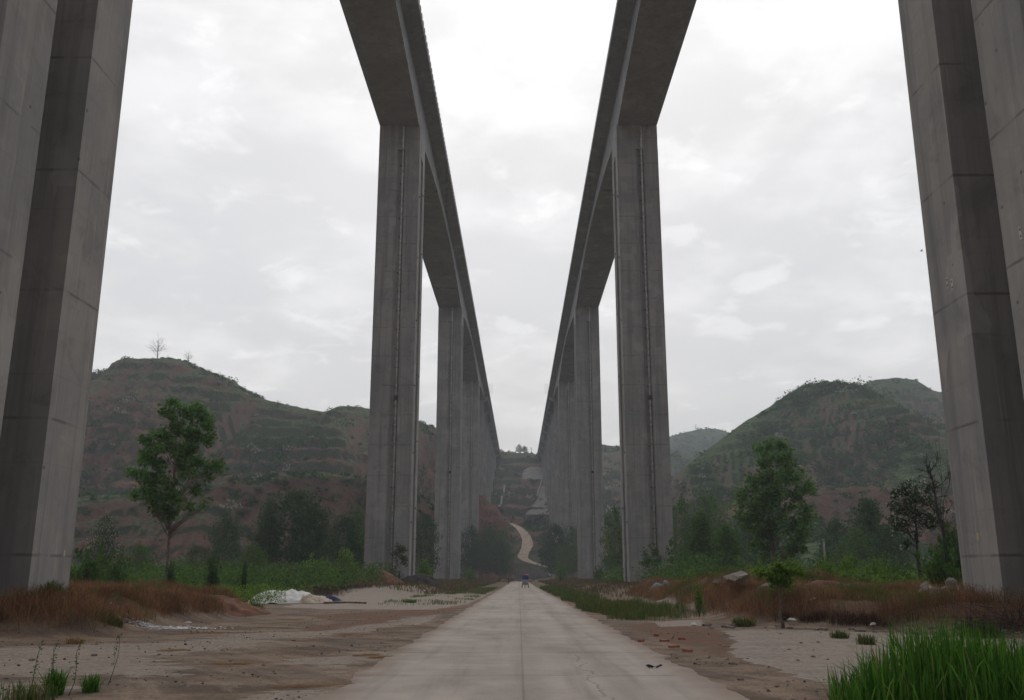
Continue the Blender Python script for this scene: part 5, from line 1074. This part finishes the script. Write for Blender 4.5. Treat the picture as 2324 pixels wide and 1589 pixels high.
def person(loc, rz, label, H, top, legs, hat=None, stride=.12, bend=.0):
    o = empty('person', loc, label, 'person'); o.rotation_euler.z = rz; k = H / 1.7
    J = [(0, 0, .93, .145), (0, .02 + bend * .4, 1.15, .14), (0, .03 + bend, 1.38, .15), (0, .05 + bend * 1.2, 1.47, .065), (0, .07 + bend * 1.5, 1.58, .085), (0, .08 + bend * 1.6, 1.66, .075)]
    E_ = [(0, 1), (1, 2), (2, 3), (3, 4), (4, 5)]
    for s in (-1, 1):
        b = len(J); st = s * stride
        J += [(s * .1, 0, .86, .09), (s * .1, st * .6 + .04, .48, .062), (s * .1, st - .02, .09, .045), (s * .1, st + .14, .04, .035)]; E_ += [(0, b), (b, b + 1), (b + 1, b + 2), (b + 2, b + 3)]
        b = len(J)
        J += [(s * .19, .02 + bend, 1.38, .058), (s * .24, -st * .4 + bend * .8, 1.1, .044), (s * .24, -st * .8 + .12 + bend * .8, .86, .034), (s * .23, -st * .8 + .16 + bend * .8, .76, .03)]; E_ += [(2, b), (b, b + 1), (b + 1, b + 2), (b + 2, b + 3)]
    me = bpy.data.meshes.new('body'); me.from_pydata([(x * k, y * k, z * k) for x, y, z, r in J], E_, []); b = link('body', me, o)
    md = b.modifiers.new('skin', 'SKIN'); sv = me.skin_vertices[0].data
    for i, j in enumerate(J): sv[i].radius = (j[3] * k, j[3] * k * (.75 if i in (0, 1, 2) else 1))
    sv[0].use_root = True; b.modifiers.new('sub', 'SUBSURF').levels = 1; b.modifiers['sub'].render_levels = 2
    g = G('clothing_' + cname(label)); z = g.sep(g.n('TexCoord').outputs['Object'])[2]
    x = g.sep(g.n('TexCoord').outputs['Object'])[0]
    hand = g.step(z, .80 * k, .79 * k); arm = g.step(g.ma('ABSOLUTE', x), .18 * k, .19 * k)
    col = g.mix(g.step(z, .90 * k, .91 * k), legs, top); col = g.mix(g.ma('MULTIPLY', hand, arm), col, (.35, .21, .15)); col = g.mix(g.step(z, 1.475 * k, 1.485 * k), col, (.33, .2, .14)); col = g.mix(g.step(z, .07 * k, .06 * k), col, (.03, .03, .03))
    me.materials.append(g.out(col, .85)); hy = .08 + bend * 1.6
    m = MB(); m.rock((0, (hy - .015) * k, 1.665 * k), (.27 * k, .27 * k, .2 * k), 3, 0, 2); m.build('hair', M['tyre'], o)
    m = MB(); m.box((0, (hy + .1) * k, 1.61 * k), (.03, .04, .05), taper=.5); m.build('nose', plain('skin', (.33, .2, .14), .7), o)
    if hat:
        m = MB(); sec = [[(math.cos(t) * a * k, hy * k + math.sin(t) * a * k, z * k) for t in np.linspace(0, 6.283, 17)[:-1]] for a, z in ((.20, 1.665), (.21, 1.675), (.125, 1.69), (.11, 1.76), (.06, 1.79))]; m.sweep(sec); m.build('hat', hat, o)
    return o
cname = lambda s: s.split()[2]
p = P(905, 1320, 131); person((p.x, 131, g1(p.x, 131)), R(-75), 'person in dark clothes and a pale brimmed hat walking before the second pier', 1.72, (.018, .018, .02), (.025, .025, .03), plain('pale_straw_hat', (.6, .55, .45), .9))
p = P(1154, 1320, 228); person((p.x, 228, g1(p.x, 228)), R(10), 'person in a dark red top walking along the far road edge', 1.68, (.16, .03, .04), (.06, .07, .09))
# ------------------------------------------------------------------ poles, pylons, bird
p = P(1873, 1275, 150); z = terrain_z(p.x, 150); h = P(1873, 1223, 150).z - z
o = empty('utility_pole', (p.x, 150, z), 'pale concrete utility pole rising from the shrubs beside the broad poplar', 'pole'); m = MB(); m.tube([(0, 0, -.3), (0, 0, h)], [.2, .15], 12); m.build('post', M['chute'], o)
m = MB(); m.box((0, -.2, h - .25), (1.0, .08, .09)); m.tube([(0, -.16, h - .1), (0, -.16, h + .12)], .05); m.build('crossarm', M['steel'], o)
def pylon(u, vt, vb, Y, h, label):
    p = P(u, vb, Y); zb = float(hz(h, np.array([p.x]), np.array([Y]))[0]); H = P(u, vt, Y).z - zb; o = empty('pylon', (p.x, Y, zb - .5), label, 'pylon', 'power pylons on the ridges'); m = MB(); r = H * .004 + .05
    for a, b in ((-1, -1), (1, -1), (1, 1), (-1, 1)): m.tube([(a * H * .08, b * H * .08, 0), (a * H * .02, b * H * .02, H * .7), (0, 0, H)], r, 4)
    for k in range(8):
        z0, z1 = H * .1 * k, H * .1 * (k + 1); w0, w1 = H * (.08 - .0085 * k), H * (.08 - .0085 * (k + 1)) if k < 7 else .01 * H
        for a in (-1, 1): m.tube([(w0 * a, -w0, z0), (-w1 * a, -w1, z1)], r * .7, 4); m.tube([(w0 * a, w0, z0), (-w1 * a, w1, z1)], r * .7, 4)
    m.build('tower', M['steel'], o); m = MB()
    for z in (.68, .8, .92): m.tube([(-H * .17, 0, H * z), (0, 0, H * (z + .03)), (H * .17, 0, H * z)], r, 4)
    m.build('crossarm', M['steel'], o); return o
pylon(1580, 962, 985, 1185, hf, 'lattice pylon on the far bluish hill'); pylon(1206, 1014, 1032, 715, hc, 'small lattice pylon on the ridge between the viaduct ends')
p = P(2091, 570, 60); o = empty('bird', p, 'tiny dark bird flying in front of the near pier edge', 'bird'); m = MB(); m.tube([(-.1, 0, 0), (-.04, 0, .01), (.05, 0, .01), (.13, 0, 0)], [.008, .03, .026, .004], 6); b = m.build('body', M['tyre'], o)
for s in (-1, 1): m = MB(); m.add([(-.03, 0, .02), (.05, 0, .02), (.02, s * .16, .08), (-.04, s * .17, .07), (-.03, 0, .012), (.05, 0, .012), (.02, s * .16, .076), (-.04, s * .17, .066)], [(0, 1, 2, 3), (7, 6, 5, 4), (0, 3, 7, 4), (1, 5, 6, 2), (3, 2, 6, 7), (0, 4, 5, 1)]); m.build('wing', M['tyre'], o)
# ------------------------------------------------------------------ air, light, sky
g = bpy.data.materials.new('haze'); g.use_nodes = True; t = g.node_tree; t.nodes.clear()
vol = t.nodes.new('ShaderNodeVolumePrincipled'); vol.inputs['Color'].default_value = (.80, .86, .94, 1); vol.inputs['Density'].default_value = HAZE; vol.inputs['Anisotropy'].default_value = .25
t.links.new(vol.outputs[0], t.nodes.new('ShaderNodeOutputMaterial').inputs['Volume'])
m = MB(); m.box((0, 600, 116), (3100, 1900, 256)); tag(m.build('haze', g), kind='stuff')
SE, SA = R(52), R(4)      # sun behind cloud, ahead of the camera, slightly right
sd = Vector((math.sin(SA) * math.cos(SE), math.cos(SA) * math.cos(SE), math.sin(SE)))
l = bpy.data.lights.new('sun', 'SUN'); l.energy = SUN; l.angle = R(24); l.color = (1, .965, .92); lo = bpy.data.objects.new('sun', l); COL.objects.link(lo); lo.rotation_euler = (-sd).to_track_quat('-Z', 'Y').to_euler()
W = bpy.data.worlds.new('World'); sc.world = W; W.use_nodes = True; t = W.node_tree; t.nodes.clear(); g = G.__new__(G); g.t = t
sky = g.n('TexSky', sky_type='NISHITA', sun_disc=False); sky.sun_elevation = SE; sky.sun_rotation = SA; sky.dust_density = 4; sky.air_density = 1.5
d = g.n('TexCoord').outputs['Generated']; dx, dy, dz = g.sep(d)
inv = g.ma('DIVIDE', 1.0, g.ma('ADD', g.ma('MAXIMUM', dz, 0.0), .22)); cp = g.n('CombineXYZ', {0: g.ma('MULTIPLY', dx, inv), 1: g.ma('MULTIPLY', dy, inv), 2: 0.0}).outputs[0]
n1 = g.noise(cp, 1.15, 3, .5, .4); n2 = g.noise(cp, 3.0, 7, .55, .15); n3 = g.noise(g.n('VectorMath', {0: cp, 1: (7.3, 2.1, 0)}, operation='ADD').outputs[0], 6.5, 6, .6, .3)
dot = g.n('VectorMath', {0: d, 1: tuple(sd)}, operation='DOT_PRODUCT').outputs['Value']
glow = g.ma('POWER', g.ma('MAXIMUM', dot, 0.0), 14.0); wide = g.step(dot, -.45, .8)
base = g.ma('ADD', .09, g.ma('MULTIPLY', wide, .68))
cl = g.ma('ADD', g.ma('ADD', g.ma('MULTIPLY', g.step(n2, .44, .68), .13), g.ma('MULTIPLY', g.ma('SUBTRACT', n1, .5), .24)), g.ma('MULTIPLY', g.step(n3, .54, .68), .12))
lum = g.ma('ADD', g.ma('ADD', base, cl), g.ma('MULTIPLY', glow, g.ma('ADD', .34, g.ma('MULTIPLY', g.step(n2, .38, .6), .3))))
tone = g.mix(g.step(lum, .58, .82), (.945, .955, 1.075), (1.0, .994, 1.0))
tone = g.mix(g.step(dz, .35, .0), tone, (1.02, .992, .97))
cc = g.n('VectorMath', {0: tone, 1: g.n('CombineXYZ', {0: lum, 1: lum, 2: lum}).outputs[0]}, operation='MULTIPLY').outputs[0]
cc = g.n('VectorMath', {0: cc, 'Scale': 10.0}, operation='SCALE').outputs[0]
mx = g.n('Mix', {0: .94, 6: sky.outputs[0], 7: cc}, data_type='RGBA').outputs[2]
bg = g.n('Background', {0: mx, 1: .1}); t.links.new(bg.outputs[0], g.n('OutputWorld').inputs[0])
vs = sc.view_settings; sc.display_settings.display_device = 'sRGB'; vs.view_transform = 'Standard'; vs.look = 'None'; vs.gamma = 1; vs.exposure = .12; vs.use_curve_mapping = False
sc.cycles.max_bounces = 6; sc.cycles.diffuse_bounces = 3; sc.cycles.transmission_bounces = 4; sc.cycles.volume_bounces = 1; sc.cycles.use_denoising = True
